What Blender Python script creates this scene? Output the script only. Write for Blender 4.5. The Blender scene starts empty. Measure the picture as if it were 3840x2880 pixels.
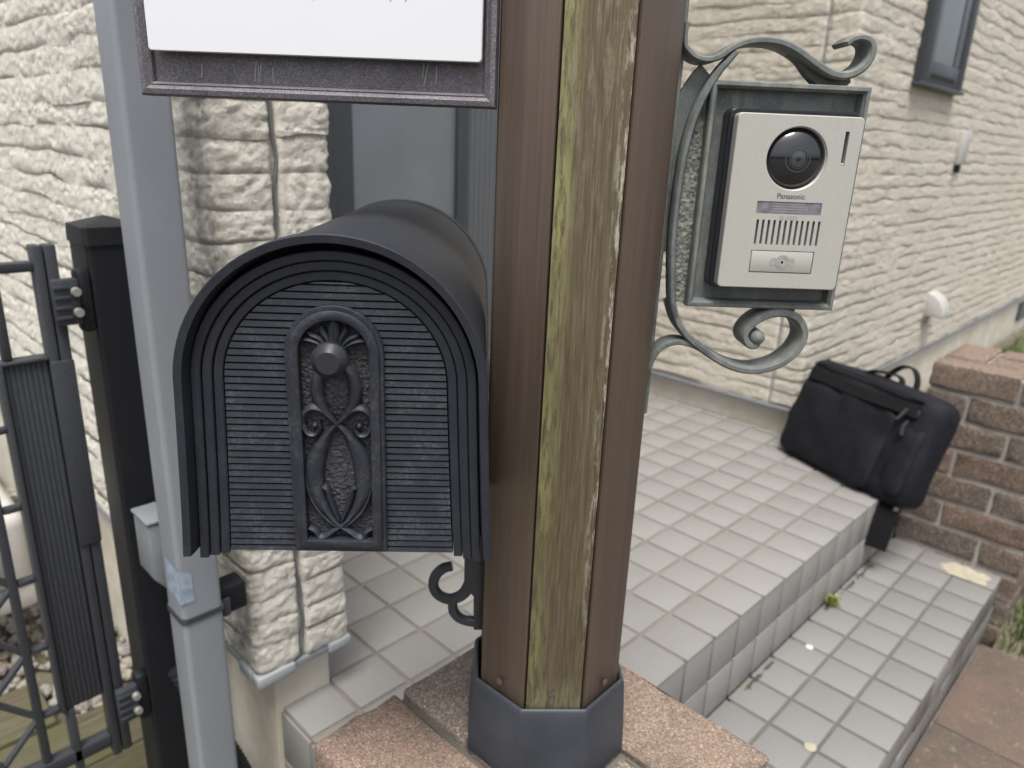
import bpy, bmesh, math, random
import numpy as np
from mathutils import Vector, Matrix
R = math.radians
random.seed(7)
SC = bpy.context.scene

# ------------------------------------------------------------------ camera
cam_d = bpy.data.cameras.new('camera')
cam = bpy.data.objects.new('camera', cam_d)
SC.collection.objects.link(cam)
cam.location = (-2.0294, -0.4324, 1.0832)
cam.rotation_euler = (R(71.789), R(-2.255), R(-45.204))
cam_d.lens = 25.607
cam_d.sensor_width = 36
cam_d.clip_start = 0.02
cam_d.clip_end = 300
cam_d.dof.use_dof = True
cam_d.dof.focus_distance = 0.50
cam_d.dof.aperture_fstop = 8.5
SC.camera = cam

# ------------------------------------------------------------------ world, sun, exposure
SUN_EL, SUN_AZ = 68.0, 222.0           # compass-like: direction TO the sun, degrees from +X counter-clockwise
w = bpy.data.worlds.new('World'); SC.world = w; w.use_nodes = True
nt = w.node_tree; nt.nodes.clear()
wo = nt.nodes.new('ShaderNodeOutputWorld'); bg = nt.nodes.new('ShaderNodeBackground')
sky = nt.nodes.new('ShaderNodeTexSky'); sky.sky_type = 'NISHITA'; sky.sun_disc = False
sky.sun_elevation = R(SUN_EL); sky.sun_rotation = R(90 - SUN_AZ)
sky.air_density = 1.0; sky.dust_density = 5.0; sky.ozone_density = 1.0
hs = nt.nodes.new('ShaderNodeHueSaturation'); hs.inputs['Saturation'].default_value = 0.44
nt.links.new(sky.outputs[0], hs.inputs['Color']); nt.links.new(hs.outputs[0], bg.inputs[0])
bg.inputs[1].default_value = 0.11
nt.links.new(bg.outputs[0], wo.inputs[0])
sd = bpy.data.lights.new('sun', 'SUN'); sd.energy = 1.5; sd.angle = R(24); sd.color = (1.0, 0.97, 0.92)
so = bpy.data.objects.new('sun', sd); SC.collection.objects.link(so)
dvec = Vector((math.cos(R(SUN_AZ))*math.cos(R(SUN_EL)), math.sin(R(SUN_AZ))*math.cos(R(SUN_EL)), math.sin(R(SUN_EL))))
so.rotation_euler = dvec.to_track_quat('Z', 'Y').to_euler(); so.location = dvec*20
vs = SC.view_settings
vs.view_transform = 'Standard'; vs.look = 'None'; vs.gamma = 1.0; vs.use_curve_mapping = False
vs.exposure = 1.05
SC.cycles.use_denoising = True
SC.cycles.max_bounces = 6
SC.cycles.caustics_reflective = False; SC.cycles.caustics_refractive = False

# ------------------------------------------------------------------ helpers
COL = SC.collection
def link(o, parent=None):
    COL.objects.link(o)
    if parent is not None: o.parent = parent
    return o
def tag(o, label=None, cat=None, group=None, kind=None):
    if label: o['label'] = label
    if cat: o['category'] = cat
    if group: o['group'] = group
    if kind: o['kind'] = kind
    return o
def empty(name, loc=(0,0,0), rz=0.0, parent=None):
    o = bpy.data.objects.new(name, None); o.location = loc; o.rotation_euler = (0,0,R(rz)); o.empty_display_size = .05
    return link(o, parent)
def smooth_by_angle(me, deg=35):
    n = len(me.polygons)
    me.polygons.foreach_set('use_smooth', [True]*n)
    bm = bmesh.new(); bm.from_mesh(me)
    lim = R(deg)
    for e in bm.edges:
        if len(e.link_faces) == 2:
            e.smooth = e.calc_face_angle(0) < lim
        else: e.smooth = False
    bm.to_mesh(me); bm.free()
def mk(name, verts, faces, mat, parent=None, smooth=None, loc=None, bevel=0, bseg=2):
    me = bpy.data.meshes.new(name)
    me.from_pydata([tuple(map(float, v)) for v in verts], [], faces)
    if bevel:
        bm = bmesh.new(); bm.from_mesh(me)
        bmesh.ops.remove_doubles(bm, verts=bm.verts, dist=1e-6)
        bmesh.ops.recalc_face_normals(bm, faces=bm.faces)
        es = [e for e in bm.edges if len(e.link_faces) == 2 and e.calc_face_angle(0) > R(30)]
        bmesh.ops.bevel(bm, geom=es, offset=bevel, segments=bseg, profile=.5, affect='EDGES', clamp_overlap=True)
        bm.to_mesh(me); bm.free()
    else:
        bm = bmesh.new(); bm.from_mesh(me)
        bmesh.ops.recalc_face_normals(bm, faces=bm.faces)
        bm.to_mesh(me); bm.free()
    if smooth is not None: smooth_by_angle(me, smooth)
    me.materials.append(mat)
    o = bpy.data.objects.new(name, me)
    if loc is not None: o.location = loc
    return link(o, parent)
BF = [(0,3,2,1),(4,5,6,7),(0,1,5,4),(1,2,6,5),(2,3,7,6),(3,0,4,7)]
def bxv(x0,x1,y0,y1,z0,z1):
    return [(x0,y0,z0),(x1,y0,z0),(x1,y1,z0),(x0,y1,z0),(x0,y0,z1),(x1,y0,z1),(x1,y1,z1),(x0,y1,z1)]
def box(name, b, mat, parent=None, bevel=0, bseg=2):
    return mk(name, bxv(*b), BF, mat, parent, smooth=40 if bevel else None, bevel=bevel, bseg=bseg)
def share(name, me, parent, loc, rot=(0,0,0), sc=(1,1,1)):
    o = bpy.data.objects.new(name, me); o.location = loc; o.rotation_euler = rot; o.scale = sc
    return link(o, parent)
def cat(pts, n=8):
    """Catmull-Rom through points"""
    P = [np.array(p, float) for p in pts]; out = []
    for i in range(len(P)-1):
        p0 = P[i-1] if i else 2*P[0]-P[1]; p1, p2 = P[i], P[i+1]
        p3 = P[i+2] if i+2 < len(P) else 2*P[-1]-P[-2]
        for k in range(n):
            t = k/n
            out.append(.5*((2*p1)+(-p0+p2)*t+(2*p0-5*p1+4*p2-p3)*t*t+(-p0+3*p1-3*p2+p3)*t**3))
    out.append(P[-1]); return out
def sweep_xz(path, thick, y0, y1, chamfer=.25, n=8, ridge=0.0):
    """bar swept along an xz path; in-plane thickness thick (number or list), depth y0..y1. returns verts, faces"""
    C = cat(path, n) if n > 1 else [np.array(p, float) for p in path]
    m = len(C)
    th = np.interp(np.linspace(0,1,m), np.linspace(0,1,len(thick)), thick) if hasattr(thick,'__len__') else np.full(m, thick)
    V = []; F = []
    c = chamfer
    for i in range(m):
        a = C[max(i-1,0)]; b = C[min(i+1,m-1)]
        t = (b-a)/max(np.linalg.norm(b-a),1e-9); nn = np.array([-t[1], t[0]])
        h = th[i]/2; d = y1-y0; cc = min(c*th[i], .45*d)
        prof = [(-h, y0+cc), (-h+cc*.8, y0), (0, y0-ridge), (h-cc*.8, y0), (h, y0+cc), (h, y1-cc), (h-cc*.8, y1), (-h+cc*.8, y1), (-h, y1-cc)]
        for (q, y) in prof:
            p = C[i]+nn*q; V.append((p[0], y, p[1]))
    k = 9
    for i in range(m-1):
        for j in range(k):
            F.append((i*k+j, i*k+(j+1)%k, (i+1)*k+(j+1)%k, (i+1)*k+j))
    F.append(tuple(range(k))); F.append(tuple((m-1)*k+j for j in reversed(range(k))))
    return V, F
def tube(path, r, n=10, seg=6, smoothpath=True):
    C = cat(path, seg) if smoothpath else [np.array(p, float) for p in path]
    m = len(C)
    rr = np.interp(np.linspace(0,1,m), np.linspace(0,1,len(r)), r) if hasattr(r,'__len__') else np.full(m, r)
    V=[]; F=[]; up=np.array([0.13,0.21,0.97])
    for i in range(m):
        t = C[min(i+1,m-1)]-C[max(i-1,0)]; t=t/max(np.linalg.norm(t),1e-9)
        a=np.cross(t,up); a/=max(np.linalg.norm(a),1e-6); b=np.cross(t,a)
        for j in range(n):
            an=2*math.pi*j/n; V.append(C[i]+rr[i]*(math.cos(an)*a+math.sin(an)*b))
    for i in range(m-1):
        for j in range(n): F.append((i*n+j,i*n+(j+1)%n,(i+1)*n+(j+1)%n,(i+1)*n+j))
    F.append(tuple(range(n))); F.append(tuple((m-1)*n+j for j in reversed(range(n))))
    return V,F
def lathe(prof, n=32, axis='y'):
    """prof: list (r, a) along axis. returns verts, faces (closed with caps where r>0)"""
    V=[];F=[]
    for (r,a) in prof:
        for j in range(n):
            an=2*math.pi*j/n; c,s=r*math.cos(an),r*math.sin(an)
            V.append((c,a,s) if axis=='y' else (c,s,a))
    for i in range(len(prof)-1):
        for j in range(n): F.append((i*n+j,i*n+(j+1)%n,(i+1)*n+(j+1)%n,(i+1)*n+j))
    F.append(tuple(range(n))); F.append(tuple((len(prof)-1)*n+j for j in reversed(range(n))))
    return V,F
def shift(V, d): return [(v[0]+d[0], v[1]+d[1], v[2]+d[2]) for v in V]
def join(parts):
    V=[];F=[]
    for v,f in parts:
        o=len(V); V+=list(v); F+=[tuple(i+o for i in q) for q in f]
    return V,F

# ------------------------------------------------------------------ noise in numpy
_rs = np.random.RandomState(3)
_LAT = _rs.rand(256,256)
def vnoise(x, y, seed=0):
    x = np.asarray(x)+seed*17.31; y = np.asarray(y)+seed*9.73
    xi = np.floor(x).astype(int); yi = np.floor(y).astype(int)
    fx = x-xi; fy = y-yi; fx = fx*fx*(3-2*fx); fy = fy*fy*(3-2*fy)
    g = lambda a,b: _LAT[a%256, b%256]
    return (g(xi,yi)*(1-fx)+g(xi+1,yi)*fx)*(1-fy)+(g(xi,yi+1)*(1-fx)+g(xi+1,yi+1)*fx)*fy
def fbm(x, y, seed=0, o=3):
    s=0;a=.5
    for k in range(o): s=s+a*vnoise(x*2**k,y*2**k,seed+k*5); a*=.5
    return s

# ------------------------------------------------------------------ materials
class NT:
    def __init__(s, name):
        s.m = bpy.data.materials.new(name); s.m.use_nodes = True
        s.t = s.m.node_tree; s.t.nodes.clear()
        s.out = s.n('ShaderNodeOutputMaterial'); s.b = s.n('ShaderNodeBsdfPrincipled')
        s.l(s.b.outputs[0], s.out.inputs[0])
        s.tc = s.n('ShaderNodeTexCoord')
    def n(s, t, **k):
        x = s.t.nodes.new(t)
        for a, v in k.items(): setattr(x, a, v)
        return x
    def l(s, a, b): s.t.links.new(a, b)
    def vec(s, scale=(1,1,1), src='Object'):
        mp = s.n('ShaderNodeMapping'); mp.inputs['Scale'].default_value = scale
        s.l(s.tc.outputs[src], mp.inputs[0]); return mp.outputs[0]
    def noise(s, scale, detail=4, rough=.55, vec=None, dist=0):
        x = s.n('ShaderNodeTexNoise'); x.inputs['Scale'].default_value = scale; x.inputs['Detail'].default_value = detail
        x.inputs['Roughness'].default_value = rough; x.inputs['Distortion'].default_value = dist
        s.l(vec if vec is not None else s.tc.outputs['Object'], x.inputs['Vector']); return x.outputs['Fac']
    def voro(s, scale, vec=None, feature='F1'):
        x = s.n('ShaderNodeTexVoronoi'); x.feature = feature; x.inputs['Scale'].default_value = scale
        s.l(vec if vec is not None else s.tc.outputs['Object'], x.inputs['Vector']); return x
    def ramp(s, fac, stops, interp='LINEAR'):
        r = s.n('ShaderNodeValToRGB'); r.color_ramp.interpolation = interp
        e = r.color_ramp.elements
        while len(e) < len(stops): e.new(.5)
        for i, (p, c) in enumerate(stops):
            e[i].position = p; e[i].color = (c[0], c[1], c[2], 1) if hasattr(c, '__len__') else (c, c, c, 1)
        s.l(fac, r.inputs[0]); return r.outputs[0]
    def mix(s, fac, a, b, mode='MIX'):
        x = s.n('ShaderNodeMix', data_type='RGBA', blend_type=mode)
        for inp, v in ((x.inputs[0], fac), (x.inputs[6], a), (x.inputs[7], b)):
            if hasattr(v, 'is_linked') or hasattr(v, 'links'): s.l(v, inp)
            elif hasattr(v, '__len__'): inp.default_value = (v[0], v[1], v[2], 1)
            else: inp.default_value = v
        return x.outputs[2]
    def math(s, op, a, b=0.0):
        x = s.n('ShaderNodeMath', operation=op)
        for inp, v in ((x.inputs[0], a), (x.inputs[1], b)):
            if hasattr(v, 'links'): s.l(v, inp)
            else: inp.default_value = v
        return x.outputs[0]
    def color(s, c):
        if hasattr(c, 'links'): s.l(c, s.b.inputs['Base Color'])
        else: s.b.inputs['Base Color'].default_value = (c[0], c[1], c[2], 1)
    def rough(s, r):
        if hasattr(r, 'links'): s.l(r, s.b.inputs['Roughness'])
        else: s.b.inputs['Roughness'].default_value = r
    def bump(s, h, dist=.001, strength=1.0, prev=None):
        x = s.n('ShaderNodeBump'); x.inputs['Distance'].default_value = dist; x.inputs['Strength'].default_value = strength
        s.l(h, x.inputs['Height'])
        if prev is not None: s.l(prev, x.inputs['Normal'])
        s.l(x.outputs[0], s.b.inputs['Normal']); return x.outputs[0]
    def rnd(s):
        return s.n('ShaderNodeObjectInfo').outputs['Random']
    def geo(s, name='Position'):
        return s.n('ShaderNodeNewGeometry').outputs[name]

def M_plain(name, c, rough=.5, metal=0.0, var=.12, nscale=40, bump=.0, bscale=300, spec=.5):
    t = NT(name); lo = tuple(v*(1-var) for v in c); hi = tuple(min(1,v*(1+var)) for v in c)
    t.color(t.ramp(t.noise(nscale,5), [(.3,lo),(.7,hi)])); t.rough(rough); t.b.inputs['Metallic'].default_value = metal
    t.b.inputs['Specular IOR Level'].default_value = spec
    if bump: t.bump(t.noise(bscale,3), bump)
    return t.m

def M_siding():
    t = NT('siding'); wp = t.geo()
    a = t.noise(2.2,4,vec=wp); b = t.noise(60,5,.6,vec=wp)
    c = t.ramp(a, [(.3,(0.5283,0.4849,0.4027)),(.5,(0.593,0.5495,0.4639)),(.7,(0.6307,0.5926,0.5155))])
    c = t.mix(.5, c, t.ramp(b, [(.3,(0.539,0.4902,0.4082)),(.65,(0.7116,0.6734,0.5908))]))
    c = t.mix(t.ramp(t.noise(9,6,.7,vec=wp), [(.58,0),(.75,.25)]), c, (.33,.30,.26))
    t.color(c); t.rough(.9); t.b.inputs['Specular IOR Level'].default_value = .2
    vv=t.voro(165,vec=wp,feature='SMOOTH_F1'); b0=t.bump(vv.outputs['Distance'], .0075, -.5)
    t.bump(t.noise(170,6,.75,vec=wp), .0045, 1.0, b0)
    return t.m
def M_corner_dirt():
    t = NT('siding_wing'); wp = t.geo()
    sep = t.n('ShaderNodeSeparateXYZ'); t.l(wp, sep.inputs[0])
    b = t.noise(60,5,.6,vec=wp)
    c = t.ramp(b, [(.25,(0.6384,0.6075,0.5268)),(.5,(0.7405,0.7087,0.6272)),(.75,(0.7916,0.772,0.7025))])
    # grime that has run down beside the corner on the pipe side
    g = t.ramp(sep.outputs[0], [(.0,1),(.5,1),(1,0)])
    mr = t.n('ShaderNodeMapRange'); mr.inputs[1].default_value=-1.615; mr.inputs[2].default_value=-1.63; mr.inputs[3].default_value=0; mr.inputs[4].default_value=1
    t.l(sep.outputs[0], mr.inputs[0])
    my = t.n('ShaderNodeMapRange'); my.inputs[1].default_value=.62; my.inputs[2].default_value=.50; my.inputs[3].default_value=0; my.inputs[4].default_value=1
    t.l(sep.outputs[1], my.inputs[0])
    n = t.ramp(t.noise(22,6,.7,vec=wp), [(.38,0),(.62,1)])
    f = t.math('MULTIPLY', t.math('MULTIPLY', mr.outputs[0], my.outputs[0]), n)
    c = t.mix(t.math('MULTIPLY', f, .75), c, (.13,.11,.09))
    c = t.mix(t.ramp(t.noise(7,5,.6,vec=wp), [(.55,0),(.78,.4)]), c, (.50,.45,.36))
    t.color(c); t.rough(.9); t.b.inputs['Specular IOR Level'].default_value = .2
    vv=t.voro(150,vec=wp,feature='SMOOTH_F1'); b0=t.bump(vv.outputs['Distance'], .0040, -.8)
    t.bump(t.noise(190,6,.75,vec=wp), .0038, 1.0, b0)
    return t.m
def M_tile(name, ca, cb):
    t = NT(name)
    r = t.rnd(); wp = t.geo()
    c = t.mix(r, ca, cb)
    c = t.mix(t.ramp(t.noise(14,5,.6,vec=wp), [(.45,0),(.8,.35)]), c, (0.2145,0.2028,0.1833))
    c = t.mix(t.ramp(t.noise(90,4,.6,vec=wp), [(.60,0),(.72,.25)]), c, (0.32,0.316,0.308))
    t.color(c); t.rough(.5); t.b.inputs['Specular IOR Level'].default_value=.35
    t.bump(t.noise(120,3,vec=wp), .0004, .7)
    return t.m
def M_grout(name, c, c2):
    t = NT(name); wp=t.geo()
    t.color(t.mix(t.ramp(t.noise(8,5,.7,vec=wp),[(.35,0),(.65,1)]), c, c2)); t.rough(.95)
    t.bump(t.noise(250,4,vec=wp), .0008); return t.m
def M_brick(grain, big):
    t = NT('brick_%d'%grain)
    base = t.n('ShaderNodeObjectInfo').outputs['Color']
    v = t.voro(grain)
    cell = t.n('ShaderNodeSeparateColor'); t.l(v.outputs['Color'], cell.inputs[0])
    c = t.mix(t.ramp(cell.outputs[0], [(.0,.0),(.35,.25),(.60,.35),(.84,.45),(.86,.85),(1,.95)]), base, t.mix(cell.outputs[1], (.33,.24,.175), (.42,.34,.28)))
    c = t.mix(t.ramp(cell.outputs[2], [(.60,0),(.66,.6)]), c, t.mix(.6, base, (.035,.028,.025)))
    c = t.mix(t.ramp(t.noise(9,5,.7), [(.48,0),(.72,.65)]), c, (.078,.070,.058))
    c = t.mix(t.ramp(t.noise(14,4,.7,vec=t.vec((1,1,1.7))), [(.60,0),(.75,.35)]), c, (.25,.205,.175))
    t.color(c); t.rough(.92); t.b.inputs['Specular IOR Level'].default_value=.2
    b1 = t.bump(v.outputs['Distance'], .0030 if big else .002, -1.0)
    t.bump(t.noise(grain*.4,4), .0015, .7, b1)
    return t.m
def M_metal_black(name, c, grain=900, rough=.5, dust=.0, dcol=(.13,.135,.145)):
    t = NT(name)
    n = t.noise(grain,2,.5)
    col = t.ramp(n, [(.3,tuple(v*.75 for v in c)),(.7,tuple(v*1.3 for v in c))])
    if dust:
        d = t.math('MULTIPLY', t.ramp(t.noise(45,6,.75), [(.45,0),(.75,1)]), t.ramp(t.noise(500,3,.6), [(.4,0),(.6,1)]))
        col = t.mix(t.math('MULTIPLY', d, dust), col, dcol)
    t.color(col); t.rough(rough); t.b.inputs['Specular IOR Level'].default_value=.34
    t.bump(t.noise(grain*1.3,2), .00012, .6)
    return t.m
def M_post_brown():
    t = NT('post_brown')
    v = t.vec((30,30,1.2)); v2 = t.vec((220,220,3))
    c = t.ramp(t.noise(3,4,vec=v), [(.3,(0.07755,0.05394,0.04061)),(.55,(0.1034,0.07528,0.05685)),(.75,(0.1318,0.1003,0.07657))])
    c = t.mix(.22, c, t.ramp(t.noise(2,3,vec=v2), [(.35,(0.06732,0.04836,0.03747)),(.65,(0.1346,0.09935,0.07493))]))
    c = t.mix(t.ramp(t.noise(14,5,.7,vec=t.vec((1,1,.5))), [(.6,0),(.78,.35)]), c, (.11,.098,.075))
    t.color(c); t.rough(.48); t.bump(t.noise(2,3,vec=v2), .0003,.5); return t.m
def M_inlay():
    t = NT('weathered_inlay')
    v = t.vec((260,260,9)); v2=t.vec((40,40,2.6))
    c = t.ramp(t.noise(2.6,7,.68,vec=v), [(.28,(.050,.039,.021)),(.5,(.112,.089,.048)),(.72,(.190,.158,.095))])
    c = t.mix(t.ramp(t.noise(2.5,4,.6,vec=v2), [(.45,0),(.66,.38)]), c, (0.0924,0.07,0.0476))
    sep = t.n('ShaderNodeSeparateXYZ'); t.l(t.tc.outputs['Object'], sep.inputs[0])
    # moss keeps to the left margin, pale lichen to the right margin (both break up along the length)
    ml = t.n('ShaderNodeMapRange'); ml.inputs[1].default_value=-.012; ml.inputs[2].default_value=-.0225; t.l(sep.outputs[0], ml.inputs[0])
    mr = t.n('ShaderNodeMapRange'); mr.inputs[1].default_value=.012; mr.inputs[2].default_value=.019; t.l(sep.outputs[0], mr.inputs[0])
    mz = t.n('ShaderNodeMapRange'); mz.inputs[1].default_value=.10; mz.inputs[2].default_value=.28; t.l(sep.outputs[2], mz.inputs[0])
    br = t.ramp(t.noise(1,6,.75,vec=t.vec((260,260,40))), [(.42,0),(.55,1)])
    br2= t.ramp(t.noise(1,6,.75,vec=t.vec((260,260,36))), [(.50,0),(.60,1)])
    mo = t.ramp(t.noise(1,3,.6,vec=t.vec((1,1,7))), [(.38,.15),(.62,1)])
    c = t.mix(t.math('MULTIPLY', t.math('MULTIPLY', t.math('MULTIPLY', ml.outputs[0], br), mo), .9), c, (.27,.27,.105))
    hi = t.math('MULTIPLY', t.math('MULTIPLY', mr.outputs[0], br2), t.ramp(mz.outputs[0], [(0,.1),(1,1)]))
    c = t.mix(t.math('MULTIPLY', hi, .95), c, (.50,.46,.39))
    up = t.n('ShaderNodeMapRange'); up.inputs[1].default_value=.42; up.inputs[2].default_value=.62; t.l(sep.outputs[2], up.inputs[0])
    c = t.mix(t.math('MULTIPLY', t.math('MULTIPLY', up.outputs[0], br2), .4), c, (.27,.24,.17))
    dn = t.n('ShaderNodeMapRange'); dn.inputs[1].default_value=.10; dn.inputs[2].default_value=.065; t.l(sep.outputs[2], dn.inputs[0])
    c = t.mix(t.math('MULTIPLY', t.math('MULTIPLY', dn.outputs[0], br), .75), c, (.26,.26,.14))
    t.color(c); t.rough(.8); t.bump(t.noise(3,4,.6,vec=v), .0006,.8); return t.m
def M_verdigris():
    t = NT('verdigris_cast')
    c = t.ramp(t.noise(30,5,.65), [(.3,(.066,.077,.076)),(.5,(.115,.128,.125)),(.7,(.168,.182,.172))])
    c = t.mix(t.ramp(t.noise(1,6,.7,vec=t.vec((60,60,18))), [(.52,0),(.68,.6)]), c, (0.2587,0.2587,0.2012))
    c = t.mix(t.ramp(t.noise(420,3,.6), [(.56,0),(.64,.35)]), c, (.21,.215,.19))
    t.color(c); t.rough(.62); t.bump(t.noise(260,4), .0004,.8); return t.m
def M_stipple(name, hi, lo, scale, dist):
    t = NT(name)
    v = t.voro(scale, feature='SMOOTH_F1') ; n=t.noise(scale*1.0,2,.5)
    h = t.math('ADD', v.outputs['Distance'], n)
    c = t.ramp(n, [(.35,lo),(.62,hi)])
    t.color(c); t.rough(.65); t.bump(h, dist, 1.0); return t.m
def M_cast_purple():
    t = NT('sign_cast_metal')
    c = t.ramp(t.noise(980,4.2,0.84), [(.35,(0.063,0.0588,0.0686)),(.52,(0.14,0.1316,0.1456)),(.68,(0.35,0.336,0.3612))])
    c = t.mix(t.ramp(t.noise(28,5,.7), [(.45,0),(.75,.5)]), c, (.045,.040,.047))
    t.color(c); t.rough(.5); t.b.inputs['Metallic'].default_value=.15; t.bump(t.noise(900,2), .0003,.8); return t.m
def M_wood_board():
    t = NT('weathered_board')
    v=t.vec((3,60,60))
    c=t.ramp(t.noise(2,5,.65,vec=v),[(.3,(.055,.048,.03)),(.55,(.105,.09,.058)),(.75,(.165,.15,.105))])
    c=t.mix(t.ramp(t.noise(16,5,.7),[(.42,0),(.6,.75)]),c,(.085,.09,.036))
    t.color(c);t.rough(.9);t.bump(t.noise(2,5,.65,vec=v),.002);return t.m
def M_slab(name, ca, cb):
    t=NT(name); wp=t.geo(); r=t.rnd()
    base=t.ramp(r,[(0,ca),(.33,cb),(.66,tuple((a+b)/2 for a,b in zip(ca,cb)))],'CONSTANT')
    c=t.mix(t.ramp(t.noise(7,7,.75,vec=wp),[(.40,0),(.60,.8)]),base,(.085,.072,.058))
    c=t.mix(t.ramp(t.noise(30,5,.7,vec=wp),[(.58,0),(.72,.6)]),c,(.30,.26,.19))
    c=t.mix(t.ramp(t.noise(260,3,.6,vec=wp),[(.60,0),(.66,.5)]),c,(.32,.27,.235))
    t.color(c);t.rough(.9);t.bump(t.noise(180,5,vec=wp),.0015);return t.m
def M_foundation():
    t=NT('foundation_mortar'); wp=t.geo()
    c=t.ramp(t.noise(5,4,vec=wp),[(.35,(0.5632,0.528,0.4588)),(.65,(0.6477,0.6195,0.5591))])
    sep=t.n('ShaderNodeSeparateXYZ'); t.l(wp,sep.inputs[0])
    m=t.n('ShaderNodeMapRange'); m.inputs[1].default_value=.27; m.inputs[2].default_value=.21; t.l(sep.outputs[2],m.inputs[0])
    c=t.mix(t.math('MULTIPLY',t.math('MULTIPLY',m.outputs[0],t.ramp(t.noise(14,5,.7,vec=wp),[(.3,.2),(.6,1)])),.5),c,(.33,.285,.185))
    pass
    t.color(c);t.rough(.9);t.bump(t.noise(300,4,vec=wp),.0005);return t.m
def M_glass(name, c, rough=.05):
    t=NT(name); t.color(c); t.rough(rough); t.b.inputs['Specular IOR Level'].default_value=.6
    t.b.inputs['Coat Weight'].default_value=.6; t.b.inputs['Coat Roughness'].default_value=.03; return t.m

MS = M_siding(); MW = M_corner_dirt()
MTILE = M_tile('porch_tile',(0.228,0.2219,0.2117),(0.2498,0.2435,0.2323)); MTILE2 = M_tile('step_tile',(0.1963,0.1939,0.1879),(0.215,0.2125,0.206))
MGROUT = M_grout('tan_grout',(.180,.160,.136),(.215,.198,.174)); MGROUT2 = M_grout('olive_grout',(0.1062,0.1003,0.0799),(0.1403,0.1318,0.1105))
MBRICK = M_brick(600, True); MBRICK2 = M_brick(420, False)
MMORT = M_grout('brick_mortar',(.26,.25,.228),(.36,.345,.315))
MPIPE = M_plain('pipe_grey',(0.2257,0.2427,0.2643),.38,var=.05,nscale=9)
MBLACK = M_metal_black('gate_black',(0.0408,0.0444,0.0516),600,.45)
MGPOST = M_metal_black('gatepost_black',(0.00903,0.01032,0.0129),600,.5)
MBOX = M_metal_black('mailbox_black',(0.01714,0.0199,0.02674),1500,.50,dust=.16)
MBOX2 = M_metal_black('mailbox_louvre',(0.0195,0.02239,0.02961),1500,.48,dust=.5)
MDARK = M_plain('dark_inside',(.006,.006,.007),.8)
MPB = M_post_brown(); MIN = M_inlay()
MBOOT = M_plain('boot_rubber',(.034,.040,.050),.5,var=.25,nscale=25,bump=.0002,bscale=500)
MVG = M_verdigris(); MVS = M_stipple('verdigris_stipple',(.24,.245,.195),(.085,.10,.10),330,.0011)
MST = M_stipple('panel_stipple',(.045,.047,.052),(.020,.021,.025),420,.0012)
MPLATE = M_plain('champagne_plate',(.405,.400,.365),.42,metal=.1,var=.03,nscale=300,bump=.00006,bscale=2500)
MIBLK = M_plain('intercom_black',(.012,.013,.018),.28,var=.1)
MRIM = M_plain('button_relief',(.27,.265,.245),.4,var=.03); MDOME = M_glass('lens_dome',(.006,.007,.009),.03)
MWIN = M_plain('name_window',(.16,.165,.185),.15,var=.35,nscale=160)
MINK = M_plain('grey_print',(.085,.095,.13),.5,var=.02); MINK2 = M_plain('pale_print',(.23,.225,.215),.5,var=.02)
MWHITE = M_plain('white_panel',(.69,.70,.72),.25,var=.008,nscale=12)
MCAST = M_cast_purple()
MTEAL = M_plain('old_ink',(.12,.14,.12),.6)
MFOUND = M_foundation()
MFLASH = M_plain('flashing',(.28,.288,.315),.4,metal=.2,var=.08); MFLASH2 = M_plain('flashing_cap',(.34,.365,.37),.5,var=.05)
MSEAL = M_plain('sealant',(.16,.165,.16),.7,var=.2)
MDOOR = M_plain('door_grey',(0.2065,0.2258,0.2509),.35,metal=.3,var=.08,nscale=5); MFRAME = M_plain('frame_grey',(0.06247,0.07055,0.08032),.4,metal=.3,var=.06)
MGL = M_glass('dark_glass',(.10,.112,.128),.12)
MGLD = M_glass('window_glass',(.03,.038,.04),.1)
MHOOD = M_plain('hood_white',(.44,.43,.405),.4,var=.04); MPLASTIC=M_plain('pale_plastic',(0.18,0.198,0.2052),.45,var=.05)
MMETER = M_plain('meter_cream',(.50,.48,.46),.4,var=.05); MMWIN=M_plain('meter_window',(.22,.24,.26),.3)
MSTEEL = M_plain('bolt_steel',(.45,.44,.41),.3,metal=.5,var=.05)
MSCREW = M_plain('screw_rust',(.16,.13,.11),.5,metal=.6,var=.3,nscale=400)
MBOARD = M_wood_board()
MSLAB = M_slab('paving_slab',(0.1462,0.08832,0.06989),(0.1258,0.09728,0.07176))
MSOIL = M_plain('soil',(.13,.115,.08),.95,var=.4,nscale=14,bump=.01,bscale=40)
MGRASS = M_plain('grass_blades',(.10,.145,.04),.7,var=.45,nscale=9)
MMOSS = M_plain('moss',(.07,.075,.04),.95,var=.5,nscale=300,bump=.002,bscale=500); MWEED=M_plain('weed_leaf',(.24,.27,.09),.6,var=.3)
MBAG = M_plain('bag_nylon',(0.00731,0.00817,0.01247),.7,var=.3,nscale=30,bump=.0005,bscale=900,spec=.25); MBAG2=M_plain('bag_webbing',(0.003612,0.003784,0.00516),.6,var=.3,nscale=300)
MBAG4=M_plain('strap_black',(.0035,.0036,.0048),.8,var=.2,nscale=200,spec=.2); MBAG3=M_plain('bag_pull',(.045,.045,.055),.4,var=.3)
MHOSE=M_plain('hose_black',(.012,.015,.018),.45)
MSTONE = M_plain('gravel_stone',(.24,.22,.19),.85,var=.55,nscale=18,bump=.001,bscale=200)
MSTAIN = M_plain('yellow_mortar',(.37,.335,.255),.9,var=.15,nscale=60,bump=.001,bscale=300)
MSTICK = M_plain('sticker_rest',(.27,.33,.40),.5,var=.3,nscale=70)
MGROUND = M_slab('street_asphalt',(.12,.115,.11),(.13,.125,.12))
MTIN=M_plain('white_splat',(.55,.55,.54),.5)

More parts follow.
